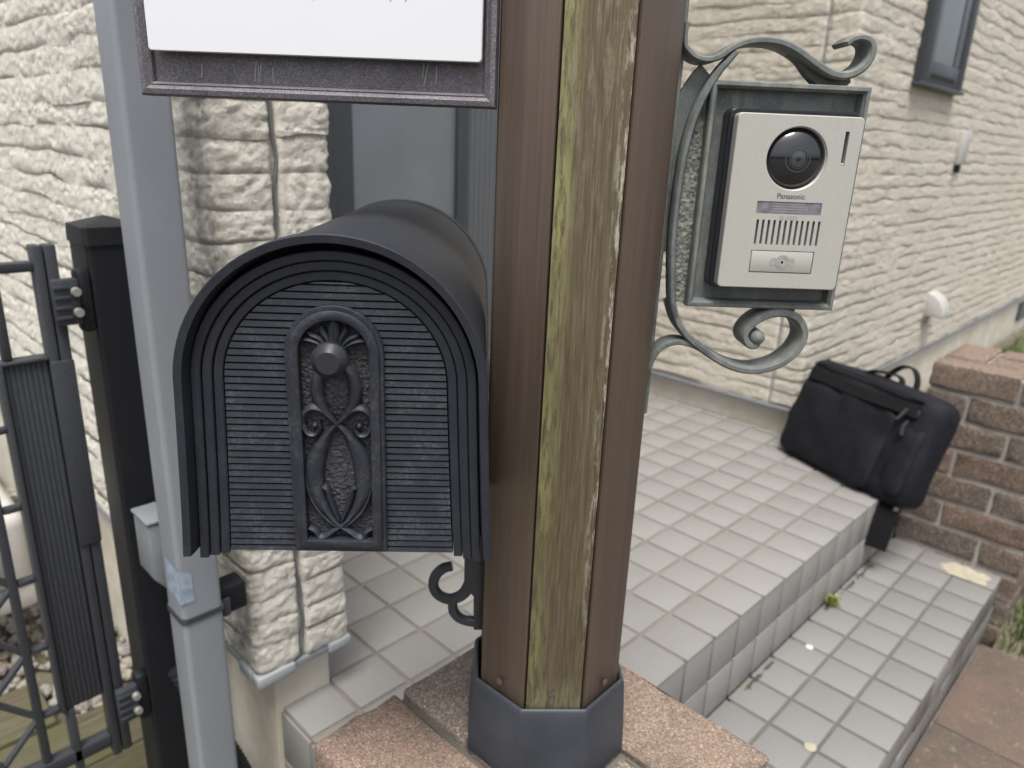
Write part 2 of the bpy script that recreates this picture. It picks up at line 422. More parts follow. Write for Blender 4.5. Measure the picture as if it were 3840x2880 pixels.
# ------------------------------------------------------------------ ground
g = mk('ground', [(-60,-60,-.30),(60,-60,-.30),(60,60,-.30),(-60,60,-.30)], [(0,1,2,3)], MGROUND); tag(g, kind='structure')
g = mk('soil', [(-4,.46,-.13),(-1.60,.46,-.13),(-1.60,4,-.13),(-4,4,-.13)], [(0,1,2,3)], MSOIL); tag(g, kind='structure')
g = mk('verge', [(-4,-.196,-.168),(-1.43,-.196,-.168),(-1.43,.10,-.168),(-1.588,.10,-.168),(-1.60,.715,-.168),(-4,.715,-.168)], [(0,1,2,3,4,5)], MSOIL); tag(g, kind='structure')
# paved approach, slabs with joints
pv = empty('paving'); tag(pv, kind='structure')
box('bedding', (-2.9,.106,-2.2,-.195,-.30,-.176), MMORT, pv)
sx, sy = .418, .60
slab_me = None
for i in range(9):
    for j in range(4):
        x0 = -.318+ (i-6)*.424; y1 = -.1985-j*.606
        if x0 > .05: continue
        if slab_me is None:
            slab_me = box('slab', (0,sx,-sy,0,-.05,0), MSLAB, pv, bevel=.004).data
            o = bpy.data.objects[-1] if False else [c for c in pv.children if c.name.startswith('slab')][0]
            o.location = (x0+.003, y1, -.165+random.uniform(-.001,.001))
        else: share('slab', slab_me, pv, (x0+.003, y1, -.165+random.uniform(-.0015,.0015)))
# garden soil behind and beside the right pillar
gs = mk('garden_soil', [(.21,.46,.03),(9,.46,.05),(9,-.02,.05),(9,-.30,-.10),(9,-3,-.16),(.60,-3,-.18),(.11,-3,-.18),(.11,-.225,-.18),(.5,-.225,-.17),(.53,.02,.03),(.21,.10,.03)],
        [(0,10,9,1),(1,9,2),(2,9,8,3),(3,8,5,4),(5,8,7,6)], MSOIL); tag(gs, kind='structure')

def grass(name, regs, n, hmin, hmax, label, seed):
    rs = np.random.RandomState(seed); V=[];F=[]
    for (x0,x1,y0,y1,zf,cnt) in regs:
        for k in range(cnt):
            x=rs.uniform(x0,x1); y=rs.uniform(y0,y1); z=zf(x,y); a=rs.uniform(0,6.28); h=rs.uniform(hmin,hmax); wv=.0022+.0015*rs.rand()
            bx,by=math.cos(a)*wv,math.sin(a)*wv; lx,ly=rs.normal(0,.35,2)*h
            o=len(V)
            V+=[(x-bx,y-by,z),(x+bx,y+by,z),(x+bx*.6+lx*.4,y+by*.6+ly*.4,z+h*.6),(x-bx*.6+lx*.4,y-by*.6+ly*.4,z+h*.6),(x+lx,y+ly,z+h)]
            F+=[(o,o+1,o+2,o+3),(o+3,o+2,o+4)]
    ob=mk(name,V,F,MGRASS); tag(ob,label,'grass',kind='stuff'); return ob
grass('grass',[(.62,5.2,-.25,.40,lambda x,y:.03 if y>0 else .03+y*.5,7000),(.125,1.8,-1.2,-.235,lambda x,y:-.18,9000)],0,.03,.10,'green grass growing behind and beside the far brick pillar',5)

# ------------------------------------------------------------------ porch and step (tiled)
porch = empty('porch'); tag(porch, kind='structure')
PZ=.203
PITY=.098; PY0=.0975
box('porch_core', (-1.587,.235,PY0+.003,1.47,-.30,PZ-.0035), MGROUT, porch)
def tile_mesh(sx,sy,sz,mat,bev=.0016):
    o = box('tile', (-sx/2,sx/2,-sy/2,sy/2,-sz,0), mat, None, bevel=bev, bseg=2); me=o.data; bpy.data.objects.remove(o); return me
tm = tile_mesh(.0925,.0905,.008,MTILE); tm_first = tile_mesh(.0925,.0990,.008,MTILE)
tr_ = tile_mesh(.0925,.0935,.008,MTILE)
tcut = tile_mesh(.052,.0905,.008,MTILE)
random.seed(11)
for i in range(-16,3):
    for j in range(0,14):
        x=(i+.5)*.1; y=PY0+PITY*(j+.5)
        if j==0: y = .1424
        jit=lambda: random.uniform(-.0005,.0005)
        me = tm_first if j==0 else tm
        if i==-16:
            if j>3: continue
            x=-1.5445; sxx=.082/.0925
        else: sxx=1
        if i==2: x=.2185; sxx=.30
        share('tile', me, porch, (x+jit(),y+jit(),PZ+random.uniform(-.0004,.0004)), (R(random.uniform(-.15,.15)),R(random.uniform(-.15,.15)),0),(sxx,1,1))
for i in range(-16,2):           # riser towards the street, two rows
    for k in range(2):
        x=(i+.5)*.1; sxx=1
        if i==-16: x=-1.5445; sxx=.082/.0925
        share('tile', tr_, porch, (x, PY0-.004, PZ-.006-.0485-k*.0985), (R(90),0,0),(sxx,1,1))
for j in range(4):               # riser at the left end
    for k in range(3):
        share('tile', tr_, porch, (-1.5915, PY0+PITY*(j+.5), PZ-.006-.0485-k*.0985), (R(90),0,R(-90)))
step = empty('lower_step'); tag(step, kind='structure')
SY0=-.192
box('step_core', (-1.43,.205,SY0+.003,PY0-.012,-.30,-.0035), MGROUT2, step)
ts = tile_mesh(.0915,.0895,.008,MTILE2); ts0 = tile_mesh(.0915,.0950,.008,MTILE2); tsr=tile_mesh(.0905,.078,.008,M_tile('riser_tile',(.10,.092,.082),(.215,.21,.20)))
for i in range(-15,3):
    for j in range(3):
        x=(i+.5)*.1; y=SY0+.0965*(j+.5)-.0005; sxx=1
        if i==2: x=.2015; sxx=.02
        if x<-1.40: continue
        if i==2: continue
        if j==0: y-=.00275
        share('tile', ts0 if j==0 else ts, step, (x+random.uniform(-.0005,.0005),y+random.uniform(-.0005,.0005),random.uniform(-.0005,.0004)),(R(random.uniform(-.15,.15)),R(random.uniform(-.15,.15)),0),(sxx,1,1))
    if i<2:
        for k in range(2): share('tile', tsr, step, ((i+.5)*.1, SY0-.002+random.uniform(-.0012,.0008), -.006-.042-k*.083),(R(90+random.uniform(-.6,.6)),0,R(random.uniform(-.8,.8))))
# moss along the foot of the riser
rs=np.random.RandomState(2); V=[];F=[]
for k in range(260):
    x=rs.choice([rs.uniform(-1.35,-.95),rs.uniform(-.75,-.62),rs.uniform(-.33,-.02)]); y=PY0-.016-abs(rs.normal(0,.003)); s=rs.uniform(.002,.006)
    o=len(V); V+=[(x-s*1.6,y,-.002),(x,y-s,-.002),(x+s*1.6,y,-.002),(x,y+s,-.002),(x,y,s*.9)]; F+=[(o,o+1,o+4),(o+1,o+2,o+4),(o+2,o+3,o+4),(o+3,o,o+4)]
tag(mk('moss',V,F,MMOSS),'dark moss growing in the joint below the porch riser','moss',kind='stuff')
# weed tuft in that joint
wd=empty('weed',(-.30,PY0-.018,0)); V=[];F=[]
for k in range(46):
    a=rs.uniform(0,6.28); h=rs.uniform(.012,.034); l=rs.uniform(.006,.026); wv=.0026
    bx,by=math.cos(a+1.57)*wv,math.sin(a+1.57)*wv; o=len(V); cx,cy=rs.normal(0,.006,2); 
    V+=[(cx-bx,cy-by,0),(cx+bx,cy+by,0),(cx+math.cos(a)*l*.6+bx,cy+math.sin(a)*l*.6+by,h*.8),(cx+math.cos(a)*l*.6-bx,cy+math.sin(a)*l*.6-by,h*.8),(cx+math.cos(a)*l,cy+math.sin(a)*l,h)]
    F+=[(o,o+1,o+2,o+3),(o+3,o+2,o+4)]
mk('leaves',V,F,MWEED,wd); tag(wd,'small yellow green weed tuft at the foot of the porch riser','weed')
# lump of pale mortar left on the step beside the far pillar
V=[];F=[];n=26
for k in range(n):
    a=2*math.pi*k/n; sq=(abs(math.cos(a))**4+abs(math.sin(a))**4)**-.25; r=1+.08*math.sin(5*a)+rs.uniform(-.05,.05)
    V.append((.036*math.cos(a)*sq*r,.058*math.sin(a)*sq*r,0)); 
for k in range(n): V.append((V[k][0]*.9,V[k][1]*.9,.004+rs.uniform(-.001,.001)))
V.append((0,0,.005)); F=[(k,(k+1)%n,n+(k+1)%n,n+k) for k in range(n)]+[(n+k,n+(k+1)%n,2*n) for k in range(n)]
tag(mk('mortar_patch',V,F,MSTAIN,loc=(.138,-.115,.0006)),'pale yellow dried mortar patch on the step beside the far brick pillar','mortar')
# bird-dropping like pale spots
for q,(x,y,s,lb) in enumerate([(-.505,.045,.012,'white splash mark on step tile near the porch riser'),(-.80,-.085,.016,'round yellowish splash stain in the middle of a step tile'),(-.93,-.125,.006,'tiny white speck on the nearest step tile by the brick pillar')]):
    V=[(0,0,.0006)];n=18
    for k in range(n):
        a=2*math.pi*k/n; V.append((s*(.7+.3*rs.rand())*math.cos(a),s*(.7+.3*rs.rand())*math.sin(a)*.8,.0001))
    tag(mk('splash_mark',V,[(0,1+k,1+(k+1)%n) for k in range(n)],MSTAIN if q==1 else MTIN,loc=(x,y,.0009)),lb,'splash mark',group='splash marks on the step')

# ------------------------------------------------------------------ house
house = empty('house',(-1.6,.48,-.2)); tag(house,'house with cream rock-faced siding, grey door and tiled entrance recess','house')
HO=Vector(house.location)
def hpart(name, V, F, mat, parent=None, **k):
    p = parent or house
    return mk(name, [(v[0]-HO.x, v[1]-HO.y, v[2]-HO.z) for v in V], F, mat, p, **k)
def hbox(name,b,mat,parent=None,bevel=0): return hpart(name,bxv(*b),BF,mat,parent,smooth=40 if bevel else None,bevel=bevel)
def path_sample(poly, steps, rc=.012):
    """polyline with rounded corners -> positions, normals (left normal rotated to outside given by sign), arclength"""
    P=[np.array(p,float) for p in poly]; pts=[]
    for i in range(len(P)-1):
        a,b=P[i],P[i+1]; L=np.linalg.norm(b-a); d=(b-a)/L
        s0=rc if i>0 else 0; s1=L-rc if i<len(P)-2 else L
        n=max(2,int((s1-s0)/steps[i]))
        for k in range(n+1): pts.append(a+d*(s0+(s1-s0)*k/n))
        if i<len(P)-2:
            c=P[i+2]-b; c/=np.linalg.norm(c); p0=b-d*rc; p2=b+c*rc
            for k in range(1,5):
                t=k/5; pts.append((1-t)**2*p0+2*t*(1-t)*b+t*t*p2)
    pts=np.array(pts); tn=np.gradient(pts,axis=0); tn/=np.linalg.norm(tn,axis=1)[:,None]
    nr=np.stack([tn[:,1],-tn[:,0]],1)     # right-hand side of travel
    s=np.concatenate([[0],np.cumsum(np.linalg.norm(np.diff(pts,axis=0),axis=1))])
    return pts,nr,s
def siding_run(wall, poly, steps, z0, z1, rows, seed, mat, joints=(), amp=1.0):
    pts,nr,s=path_sample(poly,steps)
    joints=[(s[np.argmin(np.hypot(pts[:,0]-jx,pts[:,1]-jy))],wj) for (jx,jy,wj) in joints]
    rsd=np.random.RandomState(seed); H=.0432; z=z0; c=0
    while z<z1:
        # stones of this course
        cuts=[0]; 
        while cuts[-1]<s[-1]: cuts.append(cuts[-1]+rsd.uniform(.10,.42))
        cuts=np.array(cuts); sid=np.searchsorted(cuts,s,side='right')-1
        dep=rsd.uniform(.000,.009,len(cuts)+1)[sid]; ed=np.minimum(s-cuts[sid],np.append(cuts,cuts[-1]+1)[sid+1]-s)
        endn=np.clip(ed/.008,0,1); zofs=rsd.uniform(-.004,.004,len(cuts)+1)[sid]
        T=np.linspace(0,1,rows)
        pass
        V=[];nT=len(T); ns=len(s)
        for t in T:
            zz=z+H*t+zofs*np.sin(math.pi*t)*.8+ (vnoise(s*11,np.full(ns,(c if t<.5 else c+1)*3.1),seed)-.5)*.014*(abs(t-.5)*2)
            zc_=np.full(ns,(z+H*t)); r1=fbm(s*26,zc_*48,seed,3)-.44; r2=np.abs(fbm(s*75,zc_*80,seed+9,3)-.44); r3=fbm(s*210,zc_*230,seed+4,2)-.37
            gm=np.clip((vnoise(s*9,np.full(ns,c*7.7),seed+3)-.22)*2.2,.15,1)           # how open the joint is here
            low=np.exp(-(t/.10)**2)*gm; tp=np.clip((t-.55)/.45,0,1)**2
            h=.0050+(dep*.40+.0045*r1-.009*r2+.006*r3-.0048*low-.0015*tp-(1-endn)*.0016)*amp
            for (j,wj) in joints:
                h=np.where(np.abs(s-j)<wj, -.004+.001*r2, h)
            h=np.maximum(h,-.005)
            X=pts[:,0]+nr[:,0]*h; Yv=pts[:,1]+nr[:,1]*h
            V.append(np.stack([X,Yv,zz],1))
        V=np.concatenate(V)-np.array([HO.x,HO.y,HO.z])
        F=[]
        idx=np.arange((nT-1)*(ns-1)); a=(idx//(ns-1))*ns+idx%(ns-1)
        F=np.stack([a,a+1,a+ns+1,a+ns],1)
        me=bpy.data.meshes.new('siding_course'); me.vertices.add(len(V)); me.vertices.foreach_set('co',V.astype(np.float32).ravel())
        me.loops.add(F.size); me.loops.foreach_set('vertex_index',F.astype(np.int32).ravel())
        me.polygons.add(len(F)); me.polygons.foreach_set('loop_start',np.arange(0,F.size,4,dtype=np.int32)); me.polygons.foreach_set('loop_total',np.full(len(F),4,dtype=np.int32))
        me.update(); me.validate(); me.polygons.foreach_set('use_smooth',[True]*len(F)); me.materials.append(mat)
        link(bpy.data.objects.new('siding_course',me),wall)
        z+=H; c+=1
# left wing: side wall, narrow front, return into the recess.  travel so that outside lies on the right hand
wing = hbox('wing_wall',(-1.626,-1.485,.4685,4.2,.30,3.0),MS)
siding_run(wing,[(-1.63,4.2),(-1.63,2.0),(-1.63,.46),(-1.48,.46),(-1.48,1.45)],[.03,.0055,.0042,.02],.302,1.72,12,21,MW,joints=[(-1.557,.46,.0045)])
right = hbox('recess_wall',(.225,6.5,.4685,1.51,.30,3.4),MS)
siding_run(right,[(.22,1.46),(.22,.46),(6.2,.46)],[.007,.0125],.302,2.25,9,33,MS,joints=[(.22,.551,.004)],amp=.9)
# sealant beads in the vertical panel joints
V,F=[],[]
zs=np.linspace(.306,1.72,90); pth=[(-1.557+.0028*math.sin(z*37)+.0016*math.sin(z*91),z) for z in zs]
V,F=sweep_xz(pth,.0052,.4595,.4640,n=1); hpart('sealant_joint',V,F,MSEAL,wing,smooth=40)
V=[];F=[]
pth=[(.551+.0015*math.sin(z*31),z) for z in zs]; V,F=sweep_xz(pth,.005,.219,.222,n=1); hpart('sealant_joint',[(v[1],v[0],v[2]) for v in V],F,MFLASH,right,smooth=40)
# foundations
hbox('foundation',(-1.60,-1.50,.48,4.2,-.30,.299),MFOUND,wing,bevel=.004)
hbox('foundation',(.245,6.5,.482,1.6,-.30,.299),MFOUND,right,bevel=.004)
# metal drip flashing below the siding
hbox('flashing',(-1.633,-1.599,.462,4.2,.287,.2995),MFLASH,wing,bevel=.002)
hbox('flashing',(-1.5985,-1.482,.456,.479,.2872,.2993),MFLASH,wing,bevel=.002)
hbox('corner_flashing',(-1.638,-1.575,.4515,.475,.283,.3015),MFLASH2,wing,bevel=.003)
hbox('corner_flashing',(-1.6385,-1.597,.4755,.515,.283,.3015),MFLASH2,wing,bevel=.003)
hbox('corner_flashing',(-1.515,-1.474,.452,.478,.284,.3013),MFLASH2,wing,bevel=.003)
hbox('flashing',(.212,6.5,.452,.481,.287,.2995),MFLASH,right,bevel=.002)
hbox('flashing',(.2125,.244,.4815,1.46,.2872,.2993),MFLASH,right,bevel=.002)
# recess: back wall with door, unseen upper storey
hbox('back_wall',(-1.49,.225,1.50,1.7,-.2,3.0),MS)
hbox('unseen_upper_wall',(-1.49,6.5,1.52,4.2,3.0,5.6),MS)  # unseen; added to block sky light, set back to keep the recess bright
hbox('unseen_eave',(-1.75,6.8,1.2,4.4,5.601,5.75),MFRAME)  # unseen too, pulled back so the recess stays open to the sky
door = hbox('door',(-.795,-.392,1.452,1.499,.21,2.3),MDOOR,bevel=.003)
hbox('door_frame',(-.90,-.797,1.440,1.4995,.205,2.345),MFRAME,door,bevel=.003)
hbox('door_frame',(-.390,-.345,1.440,1.4995,.205,2.345),MFRAME,door,bevel=.003)
hbox('door_frame',(-.343,.22,1.446,1.4993,.205,.30),MFRAME,door,bevel=.003)
hbox('side_light',(-.343,.10,1.470,1.4993,.302,2.3),MGL,door)
for k in range(14):
    x=-.315+k*.024; hbox('glass_rib',(x,x+.021,1.4675,1.4695,.36,2.28),MGL,door,bevel=.003)
for x0,x1 in ((-.90,-.865),):
    hbox('frame_step',(x0,x1,1.428,1.4395,.205,2.345),MFRAME,door,bevel=.002)
hbox('door_groove',(-.80,-.785,1.448,1.4515,.215,2.3),MFRAME,door)
# slit window in the right-hand wall
win=hbox('window',(.70,1.165,.4605,.4680,1.33,2.6),MFRAME)
hbox('window_frame',(.70,.765,.428,.460,1.33,2.6),MFRAME,win,bevel=.004); hbox('window_frame',(1.10,1.165,.428,.460,1.33,2.6),MFRAME,win,bevel=.004)
hbox('window_frame',(.7655,1.0995,.430,.460,1.33,1.402),MFRAME,win,bevel=.004)
hbox('window_sill',(.69,1.175,.420,.460,1.318,1.3295),MFRAME,win,bevel=.002)
hbox('sill_slot',(.80,1.06,.4285,.4299,1.348,1.362),MDARK,win)
hbox('sash',(.7655,.81,.434,.460,1.4025,2.6),MDOOR,win,bevel=.003); hbox('sash',(1.055,1.0995,.434,.460,1.4025,2.6),MDOOR,win,bevel=.003)
hbox('pane',(.8105,1.0545,.440,.460,1.4025,2.6),MGLD,win)
# cover plate and vent hood
cp=hbox('cover_plate',(1.36,1.45,.432,.462,1.075,1.205),MHOOD,bevel=.008)
hbox('cable_entry',(1.37,1.385,.432,.458,1.045,1.0745),MDARK,cp)
V=[];F=[];n=14;prof=[]
for k in range(n+1):
    a=math.pi/2*k/n; prof.append((.455-.095*math.sin(a)**.8*(1),.555-.105*(1-math.cos(a))))
prof=[(.459,.555)]+[(.459-.080*math.sin(math.pi/2*k/n),.455+.10*math.cos(math.pi/2*k/n)) for k in range(n+1)]
prof=[(y,z) for y,z in prof]+[(.459,.455)]
m=len(prof)
for x in (1.40,1.50):
    for (y,z) in prof: V.append((x,y,z))
F=[tuple(range(m)),tuple(m+k for k in reversed(range(m)))]+[(k,(k+1)%m,m+(k+1)%m,m+k) for k in range(m)]
hd=hpart('vent_hood',V,F,MHOOD,smooth=40,bevel=.004)
hbox('hood_neck',(1.395,1.425,.440,.461,.415,.4545),MSOIL,hd)
fv=hbox('foundation_vent',(3.60,3.95,.470,.4815,.12,.235),MFRAME,bevel=.004)
for k in range(5): hbox('vent_slat',(3.62,3.93,.466,.4695,.135+k*.019,.146+k*.019),MDOOR,fv)

# ------------------------------------------------------------------ brick pillars
def brick_mesh(L,Wd,Hh,seed,mat):
    rsb=np.random.RandomState(seed); bm=bmesh.new(); bmesh.ops.create_cube(bm,size=1)
    for v in bm.verts: v.co.x*=L; v.co.y*=Wd; v.co.z*=Hh
    bmesh.ops.bevel(bm,geom=bm.edges[:],offset=.004,segments=2,profile=.6,affect='EDGES')
    bmesh.ops.subdivide_edges(bm,edges=[e for e in bm.edges if e.calc_length()>.03],cuts=3,use_grid_fill=True)
    for v in bm.verts:
        v.co+=Vector(rsb.normal(0,.0011,3))
    me=bpy.data.meshes.new('brick'); bm.to_mesh(me); bm.free(); smooth_by_angle(me,60); me.materials.append(mat); return me
def pillar(name, x0, y0, ztop, zbot, mat, label, cols, top, mort, Hb=.067, pitch=.0795):
    p=empty(name,(x0+.16,y0+.16,zbot)); tag(p,label,'pillar',group='brick pillars at the ends of the step')
    bs=[brick_mesh(.21,.10,Hb,k,mat) for k in range(5)]
    hb_=share('brick',brick_mesh(.103,.103,Hb,9,mat),p,(0,0,ztop-zbot-Hb/2-.001)); hb_.color=(*top[0],1)
    box('mortar',(-.1555,.1555,-.1555,.1555,0,ztop-zbot-.009),mort,p)
    rp=random.Random(len(name)+int(x0*100))
    z=ztop-zbot; c=0
    while z>0:
        zc=z-Hb/2
        # pinwheel of four, mirrored on alternate courses
        lay=[((-.11,.055),90),((.055,.11),0),((.11,-.055),90),((-.055,-.11),0)]
        for (cx,cy),a in lay:
            if c%2: cx,a = -cx,a
            b_=share('brick',rp.choice(bs),p,(cx,cy,zc),(0,0,R(a+(180 if rp.random()<.5 else 0))),(1,1,1))
            q_=top[(len(p.children)-1)%4] if c==0 else rp.choice(cols); b_.color=(*q_,1)
        z-=pitch; c+=1
    return p
pillar('brick_pillar',-1.748,-.228,.518,-.18,MBRICK,'near brick pillar with coarse pink grains carrying the brown post',[(.23,.15,.115),(.15,.125,.105),(.20,.14,.11)],[(.20,.148,.116),(.152,.134,.115),(.228,.158,.122),(.148,.131,.114)],MGROUT2,Hb=.069)
pillar('brick_pillar',.202,-.228,.555,-.18,MBRICK2,'far dark red and grey brick pillar beside the black bag',[(.062,.057,.053),(.082,.067,.058),(.112,.071,.056),(.075,.070,.066)],[(.135,.095,.079),(.13,.10,.085),(.142,.105,.088),(.15,.108,.089)],MMORT)

# ------------------------------------------------------------------ octagonal post
PX,PY_,PZ0 = -1.5610,-.0489,.5332        # foot of the post; its front looks along local -y
ROT=-43.0
post = empty('sign_post',(PX,PY_,PZ0),ROT); tag(post,'octagonal brown post with weathered wooden inlay standing on the near brick pillar','post')
CX=-.004; AF=.066; ZT=1.32
def oct_pts(r):   # r = apothem, vertices starting at front-left going ccw seen from above
    R_=r/math.cos(math.pi/8); return [(CX+R_*math.cos(R(-112.5+45*k)), R_*math.sin(R(-112.5+45*k))) for k in range(8)]
def prism(pts0,pts1,z0,z1):
    n=len(pts0); V=[(x,y,z0) for x,y in pts0]+[(x,y,z1) for x,y in pts1]
    F=[tuple(reversed(range(n))),tuple(n+k for k in range(n))]+[(k,(k+1)%n,n+(k+1)%n,n+k) for k in range(n)]; return V,F
V,F=prism(oct_pts(AF-.006),oct_pts(AF-.006),-.01,ZT-.005); mk('core',V,F,MDARK,post)
side=2*AF*math.tan(math.pi/8)
for k in range(8):
    a=R(-90+45*k); nx,ny=math.cos(a),math.sin(a); tx,ty=-ny,nx
    wood = (k%2==0)
    hw = side/2-.0022 if wood else side/2+.0002
    inn = .0015 if wood else 0
    V=[]
    for z in (.0,ZT):
        for (t,d) in ((-hw,AF-inn),(hw,AF-inn),(hw-.003,AF-.0065),(-hw+.003,AF-.0065)): V.append((CX+nx*d+tx*t,ny*d+ty*t,z))
    mk('inlay_board' if wood else 'facet_panel',V,BF,MIN if wood else MPB,post,smooth=40,bevel=.0012 if wood else .0016)
for (x,y,z,a) in ((CX-.002,-AF+.0012,.0807,0),(CX-.0487,-.0475,.079,-45),(CX+.0487,-.0475,.079,45)):
    V,F=lathe([(.0016,.0006),(.0030,.0004),(.0034,-.0002),(.0034,-.0010),(.0001,-.0010)],20)
    o=mk('screw',V,F,MSCREW,post,smooth=40,loc=(x,y,z)); o.rotation_euler=(0,0,R(a))
boot=[(.0765,-.0150),(.0760,.004),(.0725,.060),(.0715,.0660),(.0700,.0676),(.0680,.0670),(.0675,.060),(.0675,-.0150)]
V=[];F=[]
for (r,z) in boot: V+=[(x,y,z) for x,y in oct_pts(r)]
for i in range(len(boot)-1):
    for j in range(8): F.append((i*8+j,i*8+(j+1)%8,(i+1)*8+(j+1)%8,(i+1)*8+j))
mk('boot',V,F,MBOOT,post,smooth=25,bevel=.0014)
V,F=prism(oct_pts(.07),oct_pts(.06),ZT,ZT+.02); mk('cap',V,F,MBOOT,post,smooth=30,bevel=.002)

# ------------------------------------------------------------------ name plate
npl = empty('name_plate',(-1.7218,.0746,1.1075),-48); npl.location=(-2.0294-.1734*math.cos(R(-48))+.57*math.cos(R(42)), -.4324-.1734*math.sin(R(-48))+.57*math.sin(R(42)), 1.1075)
tag(npl,'blank white panel in a mottled dark metal frame fixed to the brown post','sign')
fx,fz=.1327,.26
box('tray',(-fx+.004,fx-.004,.0055,.012,.004,fz-.004),MCAST,npl)
def mould(p0,p1,q0,q1):  # bar with bevelled section between outer and inner corners (xz)
    V=[]
    for (o,i) in ((p0,q0),(p1,q1)):
        o=np.array(o);i=np.array(i)
        for (t,y) in ((0,.012),(0,.0015),(.12,-.0012),(.45,-.002),(.70,.0005),(.78,.0000),(.92,.0015),(1,.0055),(1,.012)): 
            p=o+(i-o)*t; V.append((p[0],y,p[1]))
    m=9; F=[(k,(k+1)%m,m+(k+1)%m,m+k) for k in range(m)]+[tuple(range(m)),tuple(m+k for k in reversed(range(m)))]
    return V,F
wf=.0105
oc=[(-fx,0),(fx,0),(fx,fz),(-fx,fz)]; ic=[(-fx+wf,wf),(fx-wf,wf),(fx-wf,fz-wf),(-fx+wf,fz-wf)]
for k in range(4):
    V,F=mould(oc[k],oc[(k+1)%4],ic[k],ic[(k+1)%4]); mk('frame_bar',V,F,MCAST,npl,smooth=30)
def rrect(x0,x1,z0,z1,r,n=6):
    out=[]
    for cx,cz,a0 in ((x1-r,z0+r,-90),(x1-r,z1-r,0),(x0+r,z1-r,90),(x0+r,z0+r,180)):
        for k in range(n+1):
            a=R(a0+90*k/n); out.append((cx+r*math.cos(a),cz+r*math.sin(a)))
    return out
def slab_xz(outline,y0,y1,edge=.0006):
    n=len(outline); c=np.mean(outline,axis=0); V=[]
    ins=[tuple(np.array(p)+(c-np.array(p))/np.linalg.norm(c-np.array(p))*edge) for p in outline]
    for ring,y in ((ins,y0),(outline,y0+edge),(outline,y1)): V+=[(p[0],y,p[1]) for p in ring]
    F=[tuple(range(n)),tuple(2*n+k for k in reversed(range(n)))]
    for r in range(2): F+=[(r*n+k,r*n+(k+1)%n,(r+1)*n+(k+1)%n,(r+1)*n+k) for k in range(n)]
    return V,F
V,F=slab_xz(rrect(-.1205,.1221,.0302,.235,.0025),-.0065,-.0015,.0008); mk('white_panel',V,F,MWHITE,npl,smooth=30)
box('stand_off',(-.09,-.07,-.0016,.0056,.10,.12),MDARK,npl); box('stand_off',(.07,.09,-.0016,.0056,.10,.12),MDARK,npl)
for (x,z0,dz,dx) in ((-.048,.0125,.015,.0022),(-.0445,.0130,.011,0),(-.043,.0190,.006,.0003),(-.034,.0120,.010,0),(.0785,.0140,.016,.0035),(.0775,.0195,.010,.0012),(.0875,.0160,.012,.0006),(-.088,.014,.009,.001)):
    V,F=sweep_xz([(x,z0),(x+dx*.5,z0+dz*.5),(x+dx,z0+dz)],.00032,.0053,.0056,n=1); mk('scratch',V,F,MTIN,npl)
# remains of lettering along the top of the visible part
rs=np.random.RandomState(8)
for (xc,n) in ((-.0008,3),(.0022,4),(.058,2),(.0695,5),(-.004,2)):
    for k in range(n):
        x=xc+rs.uniform(-.002,.002); z=.0655+rs.uniform(-.001,.006); 
        V,F=sweep_xz([(x,z),(x+rs.uniform(-.0015,.0015),z+.003),(x+rs.uniform(-.002,.002),z+.007),(x+rs.uniform(-.003,.003),z+.011)],[.0005,.0013,.0009,.0014],-.00675,-.0064,n=4); mk('ink_trace',V,F,MTEAL,npl)

# ------------------------------------------------------------------ mailbox
mbx = empty('mailbox',(-1.7907,-.0397,.8030),ROT); tag(mbx,'black arched metal mailbox with louvred door, scroll ornament panel and knob','mailbox')
def arch(hb,hs,zs,rz,zb,n=40):
    out=[(-hb,zb)]
    for k in range(1,6):
        t=k/6; out.append((-(hb+(hs-hb)*t**.8),zb+(zs-zb)*t))
    for k in range(n+1):
        a=math.pi*(1-k/n); out.append((hs*math.cos(a),zs+rz*math.sin(a)))
    for k in range(5,0,-1):
        t=k/6; out.append((hb+(hs-hb)*t**.8,zb+(zs-zb)*t))
    out.append((hb,zb)); return out
SP=.1236
def band(o_arch,i_arch,y0,y1,ch=.0007):
    """arched strip between two outlines, front y0, back y1"""
    n=len(o_arch); V=[]
    def lerp(t): return [tuple(np.array(a)+(np.array(b)-np.array(a))*t) for a,b in zip(o_arch,i_arch)]
    wd=np.linalg.norm(np.array(o_arch[n//2])-np.array(i_arch[n//2])); e=min(.3,ch/wd)
    for ring,y in ((lerp(0),y1),(lerp(0),y0+ch),(lerp(e),y0),(lerp(1-e),y0),(lerp(1),y0+ch),(lerp(1),y1)): V+=[(p[0],y,p[1]) for p in ring]
    F=[]
    for r in range(6):
        q=(r+1)%6
        for k in range(n-1): F.append((r*n+k,r*n+k+1,q*n+k+1,q*n+k))
    F.append(tuple(r*n for r in range(6))); F.append(tuple(r*n+n-1 for r in reversed(range(6))))
    return V,F
LB=.365
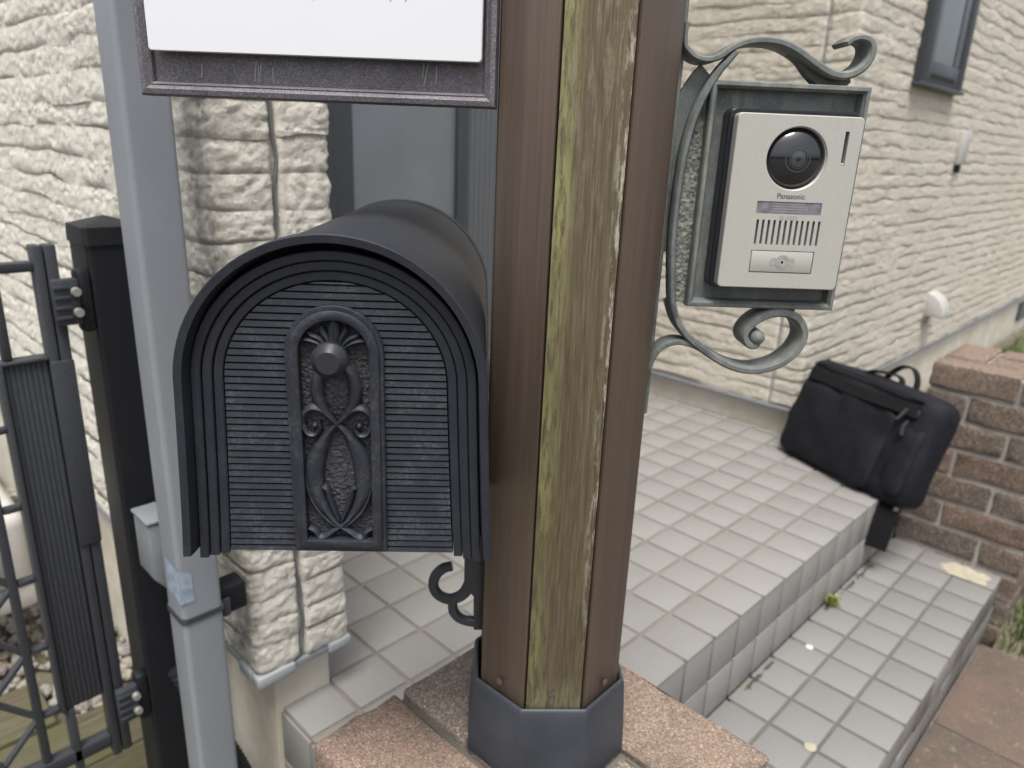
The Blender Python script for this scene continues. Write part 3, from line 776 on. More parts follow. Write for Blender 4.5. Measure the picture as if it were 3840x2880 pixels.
# body shell
st=[(0,.0006),(.0008,0),(.014,0),(.0150,.0012),(.016,.0026),(.10,.0032),(.22,.0042),(LB-.026,.0056),(LB-.025,.0085),(LB-.021,.0085),(LB-.020,.0050),(LB-.002,.0050),(LB,.0070)]
def ring(o,y,zb=0): return [(p[0]+.020*y,y,p[1]) for p in arch(.107-o,.1008-o,SP,.1008-o,zb)]
V=[];n=len(ring(0,0))
for (y,o) in st: V+=ring(o,y)
inn=[(LB-.01,.011),(.030,.0080),(.004,.0060),(.0006,.0054)]
for (y,o) in inn: V+=ring(o,y)
F=[];m=len(st)+len(inn)
for i in range(m):
    q=(i+1)%m
    if i==len(st)-1: continue
    for k in range(n-1): F.append((i*n+k,i*n+k+1,q*n+k+1,q*n+k))
F.append(tuple((len(st)-1)*n+k for k in range(n)))
body=mk('body',V,F,MBOX,mbx,smooth=32)
box('floor_plate',(-.0975,.0985,.022,LB-.006,.002,.005),MBOX,mbx)
V,F=slab_xz(arch(.101,.0948,SP,.0948,.003),.031,.034); mk('inner_back',V,F,MDARK,mbx)
# door
door_m=empty('mailbox_door',(0,.0105,0),0,mbx)
DA=lambda o,zb:arch(.0996-o,.0936-o,SP,.0893-o,zb)
offs=[0,.0066,.0133,.0200]
for k,(zb,y) in enumerate(((-.0070,0),(-.0062,.0022),(-.0055,.0042))):
    V,F=band(DA(offs[k],zb),DA(offs[k+1]-.0005,zb),y,.012); mk('door_moulding',V,F,MBOX,door_m,smooth=30)
V,F=slab_xz(DA(.0203,-.0040),.0078,.0125); mk('door_field',V,F,MBOX,door_m)
# louvre slats
FH=lambda z: ( (.0796+(.0736-.0796)*max(0,min(1,(z+.004)/(SP+.004)))**.8) if z<SP else .0736*math.sqrt(max(0,1-((z-SP)/.0693)**2)) )-.0004
PHW,PZT,PSP=.0322,.178,.1458
def PH(z): 
    if z>PZT: return 0
    return PHW if z<PSP else PHW*math.sqrt(max(0,1-((z-PSP)/(PZT-PSP))**2))
pit=.00485
def slat(xa0,xb0,xa1,xb1,z0,z1):
    prof=[(z0+.0008,.0079),(z0+.0008,.0050),(z0+.0011,.0046),(z1-.0003,.0054),(z1,.0079)]
    V=[]
    for (q) in (0,1):
        for (z,y) in prof:
            t=(z-z0)/(z1-z0); V.append(((xa0+(xa1-xa0)*t) if q==0 else (xb0+(xb1-xb0)*t),y,z))
    m=5; F=[(k,(k+1)%m,m+(k+1)%m,m+k) for k in range(m)]+[tuple(range(m)),tuple(m+k for k in reversed(range(m)))]
    return V,F
for k in range(41):
    z0=-.004+k*pit; z1=z0+pit; z1=min(z1,SP+.0688)
    w0,w1=FH(z0),FH(z1)
    p0,p1=PH(z0),PH(z1)
    if w1<.004: continue
    if max(p0,p1)>.003 and z0>-.001:
        for s_ in (-1,1):
            pi_=max(min(p0,p1)-.003,0); a0,b0=sorted((s_*w0,s_*pi_)); a1,b1=sorted((s_*w1,s_*pi_))
            V,F=slat(a0,b0,a1,b1,z0,z1); mk('louvre_slat',V,F,MBOX2,door_m,smooth=25)
    else:
        V,F=slat(-w0,w0,-w1,w1,z0,z1); mk('louvre_slat',V,F,MBOX2,door_m,smooth=25)
# ornament panel
orn=empty('ornament_panel',(0,0,0),0,door_m)
PA=lambda o,zb:arch(PHW-o,PHW-o,PSP,PZT-PSP-o,zb)
def closed_band(o0,o1,y0,y1,mat,name):
    A=PA(o0,.0002+o0); B=PA(o1,.0002+o1)
    A=A+[(0,A[0][1])]; B=B+[(0,B[0][1])]
    n=len(A); V=[]
    for ring_,y in ((A,y1),(A,y0+.0006),([tuple(np.array(a)*.85+np.array(b)*.15) for a,b in zip(A,B)],y0),([tuple(np.array(a)*.15+np.array(b)*.85) for a,b in zip(A,B)],y0),(B,y0+.0006),(B,y1)): V+=[(p[0],y,p[1]) for p in ring_]
    F=[]
    for r in range(6):
        q=(r+1)%6
        for k in range(n): F.append((r*n+k,r*n+(k+1)%n,q*n+(k+1)%n,q*n+k))
    mk(name,V,F,mat,orn,smooth=35)
closed_band(0,.0034,.0004,.0085,MBOX2,'panel_rim'); closed_band(.0030,.0092,-.0024,.0085,MBOX2,'panel_rim')
V,F=slab_xz(PA(.0085,.008),.0066,.0084); mk('stippled_ground',V,F,MST,orn)
U=.000099
def od(dx,y): return (dx*U*1.06, PZT-(y-25)*U*(1.07+(.065*(y-795)/650 if y>795 else 0)))
def stroke(name,pts,th,y0=.0012,y1=.0072,ridge=.0010,both=True,mat=None):
    for s_ in ((1,-1) if both else (1,)):
        V,F=sweep_xz([ (s_*od(*p)[0],od(*p)[1]) for p in pts],[t*U*1.3 for t in th],y0,y1,chamfer=.30,n=6,ridge=ridge)
        mk(name,V,F,mat or MBOX2,orn,smooth=50)
stroke('scroll_band',[(40,400),(100,470),(122,560),(112,640),(80,710),(35,765),(0,800)],[44,66,72,68,54,36,20])
stroke('scroll_band',[(0,795),(58,860),(110,940),(150,1040),(166,1130),(158,1220),(122,1310),(60,1395),(0,1445)],[24,48,80,102,108,96,68,38,18])
stroke('scroll_edge',[(205,1080),(212,1170),(190,1270),(135,1360),(60,1425),(0,1455)],[8,16,18,18,14,10],ridge=.0004)
stroke('volute',[(0,800),(45,750),(100,705),(160,695),(208,735),(222,800),(195,860),(140,868),(112,825),(122,785)],[20,40,52,46,34,30,30,28,24,20])
for s_ in (-1,1):
    bx_,bz=od(s_*140,808); V,F=lathe([(.0001,.0004),(.0014,.0008),(.0022,.0022),(.0024,.0070)],16); mk('volute_boss',shift(V,(bx_,0,bz)),F,MBOX2,orn,smooth=50)
stroke('leaf_tip',[(10,1410),(40,1350),(66,1280),(84,1215),(112,1195)],[10,26,34,30,44])
stroke('foot_wave',[(0,1445),(55,1478),(105,1512),(150,1512),(172,1478),(215,1455)],[24,36,46,44,34,26])
for (pts,th) in (([(8,285),(10,220),(6,150),(0,110)],[24,46,54,30]),([(30,290),(50,230),(72,190),(78,150)],[14,30,34,12]),([(35,300),(90,240),(140,215),(160,190)],[14,30,34,10]),([(45,305),(110,262),(180,245),(222,262)],[14,30,30,12])):
    stroke('palmette_leaf',pts,th)
V,F=lathe([(.0001,-.0205),(.0072,-.0205),(.0077,-.0200),(.0110,-.0160),(.0117,-.0150),(.0117,-.0110),(.0108,-.0102),(.0075,-.0092),(.0060,.004),(.0085,.0045),(.0085,.0070)],40)
mk('knob',shift(V,(0,0,.1457)),F,M_metal_black('knob_black',(.026,.028,.033),2500,.30),orn,smooth=30)
# scroll bracket fixed to the post below the box
sb = empty('scroll_bracket',(PX,PY_,PZ0),ROT); tag(sb,'small black cast scroll bracket under the mailbox on the left of the post','bracket')
V,F=sweep_xz([(-.0995,.1704),(-.1076,.168),(-.1141,.1612),(-.1171,.1523),(-.1155,.1438),(-.1103,.1374),(-.1014,.1341),(-.0926,.1368),(-.0868,.1424),(-.0825,.1502)],[.0085,.0092,.0095,.0095,.0095,.0100,.0110,.0110,.0110,.013],-.004,.004,n=6); mk('scroll',V,F,MBLACK,sb,smooth=40)
V,F=sweep_xz([(-.0985,.1345),(-.0979,.1224),(-.093,.1142),(-.0862,.1104),(-.0772,.1089)],[.0085,.0092,.0092,.009,.0105],-.0042,.0042,n=6); mk('scroll',V,F,MBLACK,sb,smooth=40)
V=[(-.0882,-.0038,.235),(-.0690,-.0038,.235),(-.0690,-.0038,.1016),(-.0778,-.0038,.1016),(-.0786,-.0038,.1391),(-.0880,-.0038,.150)]; V+= [(x,.0038,z) for x,y,z in V]
F=[(0,1,2,3,4,5),(11,10,9,8,7,6)]+[(k,(k+1)%6,6+(k+1)%6,6+k) for k in range(6)]; mk('back_plate',V,F,MBLACK,sb,smooth=40,bevel=.0012)

# ------------------------------------------------------------------ intercom bracket
ib = empty('intercom_bracket',(PX,PY_,PZ0),ROT); tag(ib,'weathered grey green cast bracket with scrolls holding the intercom on the post','bracket')
def bar(name,pts,th,y0,y1,**k):
    V,F=sweep_xz(pts,th,y0,y1,n=8,**k); return mk(name,V,F,MVG,ib,smooth=45)
top=[(0.0665,0.640),(0.067,0.6263),(0.0702,0.6217),(0.0768,0.6173),(0.0857,0.6159),(0.0941,0.6184),(0.1013,0.6235),(0.1095,0.6278),(0.1196,0.6303),(0.1309,0.6307),(0.1416,0.6292),(0.151,0.6257),(0.1607,0.6205),(0.1705,0.615),(0.1802,0.6106),(0.1894,0.6092),(0.1979,0.6112),(0.205,0.6161),(0.2089,0.6231),(0.2090,0.6302),(0.2055,0.6345),(0.1991,0.6359),(0.1933,0.6346),(0.1889,0.6311)]
bar('top_scroll',top,[.003,.004,.0045,.005,.005,.0052,.0055,.006,.0062,.006,.0055,.0045,.004],-.016,.010,chamfer=.3)
bar('web',[(0.152,.6245),(.160,.6195),(.168,.6125),(.176,.6065),(.184,.604)],[.006,.008,.010,.010,.006],-.004,.004)
bar('web',[(.184,.605),(.192,.604),(.2005,.608)],[.008,.010,.006],-.004,.004)
arc=[(0.1062,0.6221),(0.0927,0.6046),(0.0815,0.5796),(0.0754,0.5491),(0.0735,0.5141),(0.0737,0.4815),(0.0758,0.4555),(0.0790,0.4308),(0.0835,0.4180)]
bar('arc_rib',arc,[.004,.0055,.006,.006,.006,.006,.006,.006,.006],-.016,-.002,chamfer=.35)
low=[(0.0790,0.4308),(0.0830,0.4195),(0.0886,0.4100),(0.0993,0.399),(0.1139,0.3888),(0.1315,0.3793),(0.1471,0.3751),(0.1621,0.3755),(0.1764,0.3806),(0.1871,0.3893),(0.1929,0.3994),(0.1936,0.4085),(0.1895,0.4174),(0.1831,0.4227),(0.1731,0.4254),(0.1622,0.424),(0.1526,0.4192),(0.1456,0.4116),(0.1433,0.4048),(0.1468,0.3981),(0.153,0.3967),(0.1562,0.4010)]
bar('lower_scroll',low,[.0055,.006,.006,.0062,.0065,.007,.007,.007,.007,.0065,.006,.0055],-.016,.010,chamfer=.3)
V,F=lathe([(.0001,-.0185),(.004,-.0175),(.0062,-.014),(.0064,-.006),(.0064,.009),(.0001,.010)],20); mk('scroll_end',shift(V,(.1545,0,.4035)),F,MVG,ib,smooth=50)
bar('web',[(.1585,.4245),(.165,.428),(.1715,.4290)],[.010,.010,.006],-.004,.006); bar('web',[(.186,.4195),(.1835,.4255),(.180,.4290)],[.006,.008,.006],-.004,.006)
bar('small_scroll',[(0.0649,0.3732),(0.0680,0.3839),(0.0745,0.3925),(0.0863,0.3974),(0.0988,0.3955),(0.1098,0.3905)],[.005,.005,.005,.005,.0045,.004],-.014,.006,chamfer=.3)
V=bxv(.0638,.0692,-.007,.011,.330,.86); mk('post_strip',V,BF,MVG,ib,smooth=40,bevel=.0015)
V=bxv(.0605,.0637,-.012,.014,.322,.86); mk('post_strip',V,BF,MVG,ib,smooth=40,bevel=.0012)
# stippled web between arc rib and frame
L_=cat(arc,5); 
rightx=.0925
poly=[(p[0],p[1]) for p in L_ if p[1]>.428]
top_i=(.0950,.606)
out=[(.095,.6045)]+[q for q in poly if q[1]<.604]+[(.0925,.4285)]
V=[(x,-.0045,z) for x,z in out]+[(x,.002,z) for x,z in out]; n=len(out)
F=[tuple(range(n)),tuple(n+k for k in reversed(range(n)))]+[(k,(k+1)%n,n+(k+1)%n,n+k) for k in range(n)]; mk('stippled_web',V,F,MVS,ib)
out=[(.0665,.590)]+[(p[0],p[1]) for p in cat([(0.0665,.590),(.072,.597),(.078,.607),(.0835,.6135)],5)]+[q for q in reversed([(p[0],p[1]) for p in L_ if .47<p[1]<.607])][::-1]+[(.0680,.472)]
V=[(x,-.0040,z) for x,z in out]+[(x,.002,z) for x,z in out]; n=len(out)
F=[tuple(range(n)),tuple(n+k for k in reversed(range(n)))]+[(k,(k+1)%n,n+(k+1)%n,n+k) for k in range(n)]; mk('left_web',V,F,MVG,ib)
# frame and tray
X0,X1,Z0,Z1=.0908,.2141,.4287,.6023
def framebar(p0,p1,q0,q1):
    V=[]
    for (o,i) in ((p0,q0),(p1,q1)):
        o=np.array(o);i=np.array(i)
        for (t,y) in ((0,.010),(0,-.0135),(.15,-.015),(.55,-.0152),(.70,-.0135),(.85,-.0125),(1,-.0040),(1,.010)):
            p=o+(i-o)*t; V.append((p[0],y,p[1]))
    m=8; return V,[(k,(k+1)%m,m+(k+1)%m,m+k) for k in range(m)]+[tuple(range(m)),tuple(m+k for k in reversed(range(m)))]
wf=.0060; oc=[(X0,Z0),(X1,Z0),(X1,Z1),(X0,Z1)]; ic=[(X0+wf,Z0+wf),(X1-wf,Z0+wf),(X1-wf,Z1-wf),(X0+wf,Z1-wf)]
for k in range(4):
    V,F=framebar(oc[k],oc[(k+1)%4],ic[k],ic[(k+1)%4]); mk('frame_bar',V,F,MVG,ib,smooth=25)
box('tray',(X0+.002,X1-.002,-.004,.0095,Z0+.002,Z1-.002),MVG,ib)

# ------------------------------------------------------------------ intercom
ic_ = empty('intercom',(PX,PY_,PZ0),ROT); tag(ic_,'champagne silver video intercom with round camera lens and call button','intercom')
px0,px1,pz0,pz1=.1094,.2063,.4483,.5796
V,F=slab_xz(rrect(px0-.0042,px1+.0022,pz0-.0020,pz1+.0036,.006),-.0185,-.0038,.0012); mk('housing',V,F,MIBLK,ic_,smooth=30)
# face plate as a grid with openings cut: build from strips round the openings
LX,LZ,LR=.1584,.5480,.0229
V,F=slab_xz(rrect(px0,px1,pz0,pz1,.0035),-.028,-.0184,.0008)
plate=mk('face_plate',V,F,MPLATE,ic_,smooth=30)
cut=[]
def cutter(V,F):
    me=bpy.data.meshes.new('cutter'); me.from_pydata([tuple(map(float,v)) for v in V],[],F); bm=bmesh.new(); bm.from_mesh(me); bmesh.ops.recalc_face_normals(bm,faces=bm.faces); bm.to_mesh(me); bm.free()
    o=bpy.data.objects.new('cutter',me); COL.objects.link(o); o.location=(PX,PY_,PZ0); o.rotation_euler=(0,0,R(ROT)); cut.append(o); return o
V,F=lathe([(LR+.0008,-.04),(LR+.0008,-.0270),(LR-.0002,-.0262),(LR-.0002,-.0215)],64); cutter(shift(V,(LX,0,LZ)),F)
NX0,NX1,NZ0,NZ1=.1327,.1840,.5068,.5160
cutter(bxv(NX0,NX1,-.04,-.0262,NZ0,NZ1),BF)
for k in range(12):
    x=.1342+k*.00446; cutter(bxv(x,x+.0019,-.04,-.0215,.4829,.5020),BF)
BX0,BX1,BZ0,BZ1=.1337,.1838,.4611,.4780
cutter(bxv(BX0-.0004,BX1+.0004,-.04,-.0240,BZ0-.0004,BZ1+.0004),BF)
cutter(bxv(.1929,.1960,-.04,-.0200,.5446,.5691),BF)
bpy.context.view_layer.update()
for o in cut:
    md=plate.modifiers.new('b','BOOLEAN'); md.operation='DIFFERENCE'; md.object=o; md.solver='EXACT'
dg=bpy.context.evaluated_depsgraph_get(); dg.update()
me=bpy.data.meshes.new_from_object(plate.evaluated_get(dg)); plate.modifiers.clear(); plate.data=me
for o in cut: bpy.data.objects.remove(o)
smooth_by_angle(plate.data,25)
# lens dome, iris rings
pr=[]
for k in range(15):
    a=math.pi/2*k/14; pr.append((max(.0002,LR*.99*math.sin(a)),-.0215-.0095*math.cos(a)))
V,F=lathe(pr,56); dome=mk('lens_dome',shift(V,(LX,0,LZ)),F,MDOME,ic_,smooth=60)
V,F=lathe([(.0001,-.0312),(.0016,-.0312),(.0018,-.0311)],24); mk('pupil',shift(V,(LX,0,LZ)),F,MIBLK,dome,smooth=30)
V,F=lathe([(.0018,-.0311),(.0019,-.03125),(.0058,-.03085),(.0060,-.0305)],32); mk('iris',shift(V,(LX,0,LZ)),[f for f in F if len(f)==4],M_glass('iris_grey',(.035,.038,.043),.2),dome,smooth=30)
MRING=M_glass('lens_ring',(.05,.054,.06),.15)
for r0,r1,yy in ((.0066,.0070,-.0306),(.0086,.0098,-.0299),(.0125,.0130,-.0284)):
    V,F=lathe([(r0,yy),(r0,yy-.0003),(r1,yy-.0003),(r1,yy)],40); mk('iris_ring',shift(V,(LX,0,LZ)),[f for f in F if len(f)==4],MRING,dome,smooth=30)
box('mic_slot',(.1930,.1959,-.0205,-.0195,.5450,.5690),MIBLK,ic_); box('speaker_back',(.133,.185,-.0216,-.0205,.481,.504),MIBLK,ic_)
box('slot_foot',(.19295,.19595,-.0275,-.0200,.5447,.5462),MHOOD,ic_,bevel=.0004)
nw=box('name_window',(NX0+.0002,NX1-.0002,-.0275,-.0258,NZ0+.0002,NZ1-.0002),MWIN,ic_)
for k in range(4): box('window_line',(NX0+.012,NX0+.038,-.02765,-.0275,NZ0+.0012+k*.0020,NZ0+.0020+k*.0020),MINK2,nw)
bt=box('call_button',(BX0+.0002,BX1-.0002,-.0282,-.0235,BZ0+.0002,BZ1-.0002),MPLATE,ic_,bevel=.0007)
bcx,bcz=.1592,.4694
for r in (.0030,.0042,.0054):
    V,F=lathe([(r-.00028,-.0281),(r-.0001,-.0285),(r+.0001,-.0285),(r+.00028,-.0281)],40); mk('button_ring',shift(V,(bcx,0,bcz)),[f for f in F if len(f)==4],MRIM,bt,smooth=40)
for r in (.0070,.0085,.0100):
    for s_ in (-1,1):
        pts=[(bcx+s_*r*math.cos(R(a)),bcz+r*.9*math.sin(R(a))*.62) for a in (-42,-21,0,21,42)]
        V,F=sweep_xz(pts,.0005,-.0284,-.0279,n=4); mk('button_ring',V,F,MRIM,bt,smooth=40)
V,F=lathe([(.0001,-.02845),(.0011,-.0284),(.0012,-.0280)],20); mk('button_dot',shift(V,(bcx,0,bcz)),F,MIBLK,bt)
def text(s_,width,xc,zb,y,mat,parent,name,off=0.0):
    cu=bpy.data.curves.new(name,'FONT'); cu.body=s_; cu.size=1; cu.offset=off; cu.extrude=0
    o=bpy.data.objects.new(name,cu); COL.objects.link(o); bpy.context.view_layer.update()
    dg=bpy.context.evaluated_depsgraph_get(); me=bpy.data.meshes.new_from_object(o.evaluated_get(dg)); bpy.data.objects.remove(o)
    xs=[v.co.x for v in me.vertices]; k=width/(max(xs)-min(xs)); x0=(max(xs)+min(xs))/2
    for v in me.vertices:
        X,Y=(v.co.x-x0)*k,v.co.y*k; v.co=(xc+X,y,zb+Y)
    me.materials.clear(); me.materials.append(mat); o=bpy.data.objects.new(name,me); return link(o,parent)
text('Panasonic',.0219,.1585,.5184,-.02812,MINK,ic_,'lettering',.018)
text('VL-V523',.0141,.1585,.5026,-.02812,MINK2,ic_,'lettering')

# ------------------------------------------------------------------ drainpipe and things by the side gate
dp = empty('drainpipe',(-1.7125,.46,-.2)); tag(dp,'square grey drainpipe standing at the corner of the house','drainpipe')
def rsq(h,r,n=5): return rrect(-h,h,-h,h,r,n)
def vprism(outl,z0,z1): 
    return prism(outl,outl,z0,z1)
V,F=vprism(rsq(.027,.007),0,2.6); mk('pipe',V,F,MPIPE,dp,smooth=40)
V,F=vprism(rsq(.0290,.008),.661,.669); o_=mk('clip_band',V,F,MFRAME,dp,smooth=40)
V=bxv(.0275,.068,-.012,.022,.640,.682); mk('wall_clip',V,BF,MGPOST,dp,smooth=40,bevel=.003)
mk('clip_screw',bxv(.0300,.0420,-.0165,-.0122,.640,.668),BF,MFRAME,dp,smooth=40,bevel=.002)
V=[(-.0276,-.0276,.745),(-.0276,.012,.75),(-.0276,.012,.70),(-.0276,-.0276,.693),(-.010,-.0276,.693),(-.011,-.0276,.735)]
mk('sticker_rest',[(v[0]-(.0002 if k<4 else 0),v[1]-(.0002 if k in(0,3,4,5) else 0),v[2]) for k,v in enumerate(V)],[(0,1,2,3),(0,3,4,5)],MSTICK,dp)
jb = empty('junction_box',(-1.745,.54,.46)); tag(jb,'pale green grey plastic box between the drainpipe and the black gate post','utility box')
V=[(.000,-.03,.035),(.03,-.03,-.005),(.03,.025,-.005),(.000,.025,.035),(.000,-.03,.118),(.03,-.03,.118),(.03,.025,.118),(.000,.025,.118)]
mk('case',V,BF,MPLASTIC,jb,smooth=40,bevel=.004); mk('lid',bxv(-.002,.032,-.032,.027,.1185,.1235),BF,MPLASTIC,jb,smooth=40,bevel=.002)
hp_=[(-1.715,.56,.30),(-1.69,.535,.215),(-1.664,.505,.14),(-1.645,.485,.06),(-1.632,.465,-.04),(-1.625,.455,-.20)]
V,F=tube([ (p[0],p[1],p[2]) for p in hp_],.0125,12,40)
# corrugate
m=len(V)//12
V=[np.array(v) for v in V]
for i in range(m):
    c=sum(V[i*12:(i+1)*12])/12; k=1.0+(.12 if i%4<2 else -.04)
    for j in range(12): V[i*12+j]=c+(V[i*12+j]-c)*k
tag(mk('corrugated_hose',V,F,MHOSE,smooth=60),'black corrugated hose behind the foot of the grey drainpipe','hose')
gp = empty('gate_post',(-1.704,.658,-.2)); tag(gp,'square black gate post with a pyramid cap beside the drainpipe','post')
V,F=vprism(rsq(.037,.006),0,1.152); mk('post',V,F,MGPOST,gp,smooth=40)
q=rsq(.0395,.007); q2=rsq(.0385,.007); n=len(q)
V=[(x,y,1.137) for x,y in q]+[(x,y,1.160) for x,y in q2]+[(0,0,1.172)]
F=[tuple(reversed(range(n)))]+[(k,(k+1)%n,n+(k+1)%n,n+k) for k in range(n)]+[(n+k,n+(k+1)%n,2*n) for k in range(n)]
mk('cap',V,F,MGPOST,gp,smooth=30)
# gate leaf (plane y about .64)
gt = empty('gate',(-1.78,.64,.10)); tag(gt,'black metal garden gate with ribbed panel and lattice bars','gate')
def gbox(name,x0,x1,z0,z1,y0=-.012,y1=.012,mat=MBLACK,bev=.0018,parent=None): return mk(name,bxv(x0+1.78,x1+1.78,y0,y1,z0-.10,z1-.10),BF,mat,parent or gt,smooth=40,bevel=bev)
gbox('stile',-1.800,-1.7885,.140,.940); gbox('stile',-1.7865,-1.7725,.140,.940,-.010,.012)
gbox('panel_edge',-1.858,-1.8515,.258,.797,-.014,.012); gbox('panel_back',-1.851,-1.801,.259,.792,-.006,.010)
for k in range(8):
    x=-1.8505+k*.0061; gbox('rib',x,x+.0056,.2595,.7915,-.0078,-.0058,bev=.0008)
gbox('panel_cap',-1.8585,-1.8005,.7925,.7975,-.013,.012)
gbox('cover_panel',-1.8005,-1.7720,.517,.790,-.0145,-.0102)
gbox('rail',-2.6,-1.8005,.908,.920,-.010,.010); gbox('rail',-2.6,-1.8005,.160,.182,-.010,.010)
gbox('bar',-1.852,-1.8405,.146,.2575,-.010,.010)
gbox('bar',-1.849,-1.8385,.7985,.9075,-.008,.008)
gbox('bar',-1.8905,-1.8795,.1825,.9075,-.008,.008)
for k,z in enumerate((.262,.374,.485,.596,.707,.818)): gbox('cross_bar',-1.879,-1.8585,z-.004,z+.004,-.006,.006,bev=.001)
xs=-1.885
for k in range(8):
    z=.262-.111+k*.111
    for sg in (1,-1):
        for st in range(5):
            xa=xs-st*.0505; za=z+ (0 if st%2==0 else .0555)
            zb=z+(.0555 if st%2==0 else 0)
            if sg<0: za,zb=2*z-za,2*z-zb
            if za<.17 or zb<.17 or za>.91 or zb>.91: continue
            V,F=sweep_xz([(xa+1.78,za-.10),(xa-.0505+1.78,zb-.10)],.0078,-.0050+sg*.0012,.0050+sg*.0012,n=2); mk('lattice_bar',V,F,MBLACK,gt,smooth=40)
gbox('bar',-2.15,-2.139,.1825,.9075,-.008,.008); gbox('stile',-2.62,-2.6005,.14,.94)
for zc,nm in ((.868,'hinge'),(.232,'hinge')):
    hg=gbox(nm,-1.788,-1.757,zc-.030,zc+.030,-.026,-.0125,bev=.003)
    for k in range(4): gbox('knuckle_line',-1.7875,-1.768,zc-.022+k*.013,zc-.017+k*.013,-.0285,-.0262,bev=.001,parent=hg)
    gbox('knuckle',-1.758,-1.741,zc-.044,zc+.040,-.022,.004,mat=MGPOST,bev=.006,parent=hg)
    for k in (-1,1):
        V,F=lathe([(.0001,-.034),(.0022,-.034),(.0023,-.0325),(.0024,-.034),(.0052,-.034),(.0058,-.032),(.0058,-.026)],24)
        mk('bolt',shift(V,(1.78-1.762,0,zc+k*.0135-.10)),F,MSTEEL,hg,smooth=30)

# ------------------------------------------------------------------ gravel, boards, meter
rs=np.random.RandomState(4); V=[];F=[]
ico=bmesh.new(); bmesh.ops.create_icosphere(ico,subdivisions=1,radius=1); IV=np.array([v.co[:] for v in ico.verts]); IF=[tuple(v.index for v in f.verts) for f in ico.faces]; ico.free()
for k in range(2600):
    x=rs.uniform(-2.45,-1.605); y=rs.uniform(1.0,2.4) if rs.rand()<.85 else rs.uniform(2.4,3.4); s=rs.uniform(.008,.021)
    v=IV*np.array([1,rs.uniform(.6,1),rs.uniform(.5,.85)])*s*(1+rs.normal(0,.16,(len(IV),1))); a=rs.uniform(0,6.28); c_,s__=math.cos(a),math.sin(a)
    v=np.stack([v[:,0]*c_-v[:,1]*s__,v[:,0]*s__+v[:,1]*c_,v[:,2]],1)+np.array([x,y,-.122+rs.uniform(0,.022)])
    o=len(V); V+=v.tolist(); F+=[tuple(i+o for i in f) for f in IF]
gv=NT('gravel_mix'); vz=gv.voro(40,vec=gv.geo()); sc_=gv.n('ShaderNodeSeparateColor'); gv.l(vz.outputs['Color'],sc_.inputs[0])
gv.color(gv.mix(gv.ramp(gv.noise(200,3),[(.4,0),(.7,.4)]),gv.ramp(sc_.outputs[0],[(0,(.12,.115,.105)),(.3,(.26,.24,.21)),(.6,(.17,.16,.15)),(.85,(.38,.34,.27)),(1,(.22,.15,.11))]),(.4,.38,.34))); gv.rough(.85)
tag(mk('gravel',V,F,gv.m),'grey and brown gravel covering the side passage behind the gate','gravel',kind='stuff')
for (y0,y1,zt,lb) in ((1.055,1.215,-.082,'mossy weathered board edging the gravel, farthest from the gate'),(.895,1.048,-.086,'olive weathered board lying in the middle below the gate'),(.715,.885,-.080,'pale weathered board nearest the gate foot')):
    tag(mk('board',bxv(-2.5,-1.80 if y0>1.05 else -1.608,y0,y1,zt-.05,zt),BF,MBOARD,smooth=40,bevel=.004),lb,'board',group='weathered boards under the gate')
mt = empty('meter',(-1.82,1.47,.04)); tag(mt,'cream utility meter with a dark window on the wall behind the gate','meter')
mk('case',bxv(-.20,.075,-.17,.10,.06,.24),BF,MMETER,mt,smooth=50,bevel=.03,bseg=4)
mk('window',bxv(-.16,.028,-.173,-.1695,.085,.155),BF,MMWIN,mt,smooth=40,bevel=.004)
mk('base',bxv(-.19,.07,-.16,.10,.0,.0595),BF,MMETER,mt,smooth=40,bevel=.012)
V,F=tube([(-.16,-.02,.28),(-.165,-.02,.6),(-.165,-.02,1.0)],.018,14,4); mk('riser_pipe',V,F,MHOOD,mt,smooth=60)

# ------------------------------------------------------------------ bag
bag = empty('bag',(.095,.450,.2045)); bag.rotation_euler=(0,0,0)
tag(bag,'black nylon briefcase bag leaning against the far brick pillar on the porch','bag')
dirx=Vector((-.376,-.927,0)); back=Vector((.927,-.376,0)); ln=R(17)
up=Vector((0,0,1))*math.cos(ln)+back*math.sin(ln); bk=back*math.cos(ln)-Vector((0,0,1))*math.sin(ln)
def BP(x,y,z): p=dirx*x+bk*y+up*z; return (p.x,p.y,p.z)
def soft_box(w,d,h,r,nx,ny,nz,bul,x0=0,y0=0,z0=0,taper=0,seed=1):
    bm=bmesh.new(); bmesh.ops.create_cube(bm,size=1); bmesh.ops.subdivide_edges(bm,edges=bm.edges[:],cuts=11,use_grid_fill=True)
    V=[]
    for v in bm.verts:
        p=np.array(v.co[:])*2      # -1..1
        hw=np.array([w,d,h])/2; rr=np.minimum(r,hw*.98)
        q=p*hw; c=np.clip(q,-(hw-rr),hw-rr); dlt=q-c; L=np.linalg.norm(dlt/rr) if np.any(dlt) else 0
        if L>0: 
            k=np.max(np.abs(dlt/rr))/max(L,1e-9); q=c+dlt*k
        # soft cloth: bulge of the big faces and gentle creases
        fx_,fz_=1-min(1,abs(q[0]/hw[0]))**2,1-min(1,abs(q[2]/hw[2]))**2
        q[1]+=np.sign(q[1])*bul*fx_*fz_
        q[1]+=.017*(float(fbm(q[0]*14+3+q[2]*6,q[2]*9+5,seed,3))-.45)*2; q[2]+=.007*(float(vnoise(q[0]*9+1,q[1]*9+2,seed+2))-.5)*2*(q[2]>0)
        q[0]*=1-taper*(q[2]/hw[2]*.5+.5)
        v.co=BP(q[0]+x0+w/2,q[1]+y0+d/2,q[2]+z0+h/2)
    me=bpy.data.meshes.new('soft'); bm.to_mesh(me); bm.free(); smooth_by_angle(me,80); return me
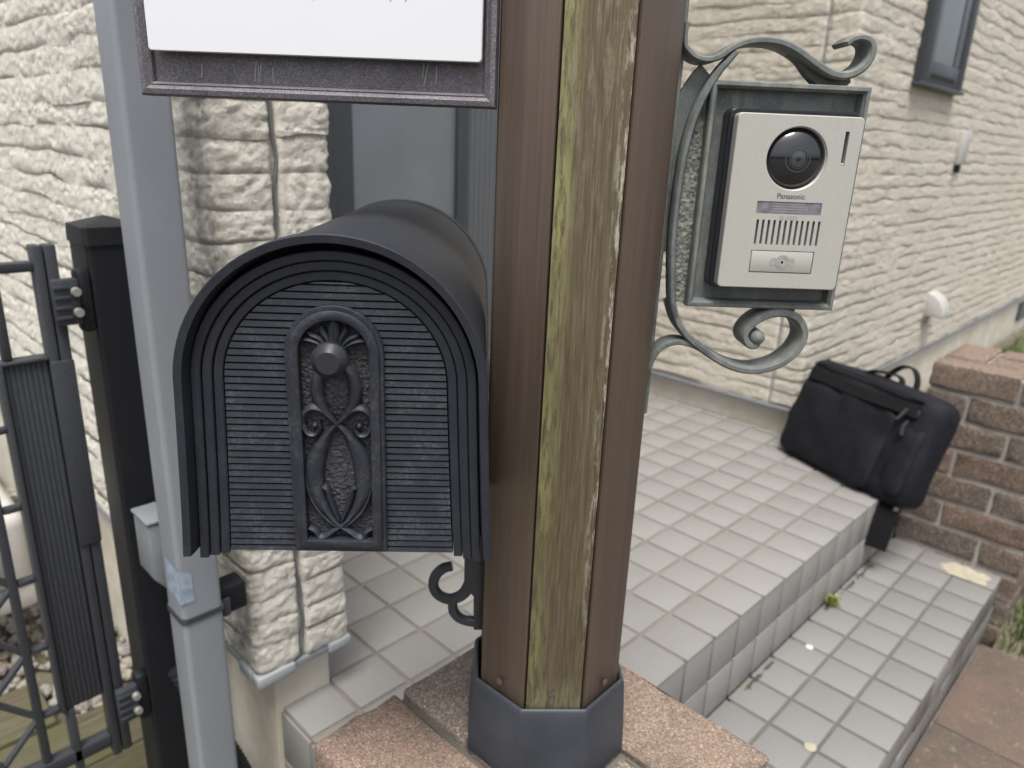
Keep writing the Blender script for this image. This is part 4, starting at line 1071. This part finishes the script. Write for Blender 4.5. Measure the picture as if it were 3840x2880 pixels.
me=soft_box(.458,.120,.315,np.array([.050,.045,.038]),0,0,0,.018,x0=-.008,seed=3); me.materials.append(MBAG); share('body',me,bag,(0,0,0))
me=soft_box(.340,.032,.225,np.array([.025,.010,.025]),0,0,0,.008,x0=.008,y0=-.019,z0=.012,seed=6); me.materials.append(MBAG); share('front_pocket',me,bag,(0,0,0))
me=soft_box(.075,.025,.19,np.array([.015,.010,.015]),0,0,0,.004,x0=.358,y0=-.006,z0=.030,seed=8); me.materials.append(MBAG); share('side_pocket',me,bag,(0,0,0))
def bstrip(name,pts,wd,th,mat,n=6,ax=(0,1,0)):
    C=cat(pts,n);V=[];F=[];m=len(C)
    for i in range(m):
        t=C[min(i+1,m-1)]-C[max(i-1,0)]; t/=max(1e-9,np.linalg.norm(t)); a=np.array(ax,float); a-=t*(a@t); a/=np.linalg.norm(a); b=np.cross(t,a)
        for (p,q_) in ((-1,-1),(1,-1),(1,1),(-1,1)): V.append(BP(*(C[i]+a*p*wd/2+b*q_*th/2)))
    for i in range(m-1):
        for j in range(4): F.append((i*4+j,i*4+(j+1)%4,(i+1)*4+(j+1)%4,(i+1)*4+j))
    F+=[(0,1,2,3),tuple((m-1)*4+j for j in (3,2,1,0))]
    return mk(name,V,F,mat,bag,smooth=50)
bstrip('flap_band',[(.03,-.012,.262),(.20,-.016,.258),(.40,-.010,.262)],.012,.03,MBAG2,ax=(0,1,0))
bstrip('zip',[(.02,-.001,.292),(.10,-.006,.300),(.25,-.008,.300),(.40,-.002,.292)],.006,.004,MBAG2)
bstrip('zip',[(.431,.03,.29),(.437,.045,.20),(.435,.05,.10),(.425,.05,.03)],.007,.006,MBAG2)
bstrip('handle',[(.165,.045,.305),(.180,.045,.322),(.21,.045,.330),(.27,.045,.333),(.290,.045,.308)],.020,.006,MBAG2)
bstrip('handle',[(.20,.085,.308),(.215,.080,.335),(.245,.075,.362),(.280,.075,.364),(.300,.078,.340),(.306,.08,.305)],.020,.006,MBAG2)
bstrip('shoulder_strap',[(.385,.050,.030),(.388,.045,-.01),(.392,.040,-.06),(.396,.040,-.120)],.036,.006,MBAG4,ax=(.8,.6,0))
bstrip('strap_pad',[(.382,.030,-.012),(.388,.026,-.060),(.394,.026,-.125)],.095,.018,MBAG4,ax=(.8,.6,0))
bstrip('zip_pull',[(.372,-.014,.262),(.366,-.02,.240),(.360,-.024,.226)],.010,.006,MBAG3); bstrip('zip_pull',[(.385,-.012,.232),(.383,-.018,.212),(.388,-.020,.192)],.010,.005,MBAG3)
V,F=lathe([(.010,-.003),(.013,-.003),(.013,.003),(.010,.003)],24); V=[BP(v[0]+.392,v[1]-.012,v[2]+.258) for v in V]; mk('ring',V,[f for f in F if len(f)==4],MBAG3,bag,smooth=40)
print('objects',len(bpy.data.objects),'tris',sum(sum(len(p.vertices)-2 for p in o.data.polygons) for o in bpy.data.objects if o.type=='MESH'))
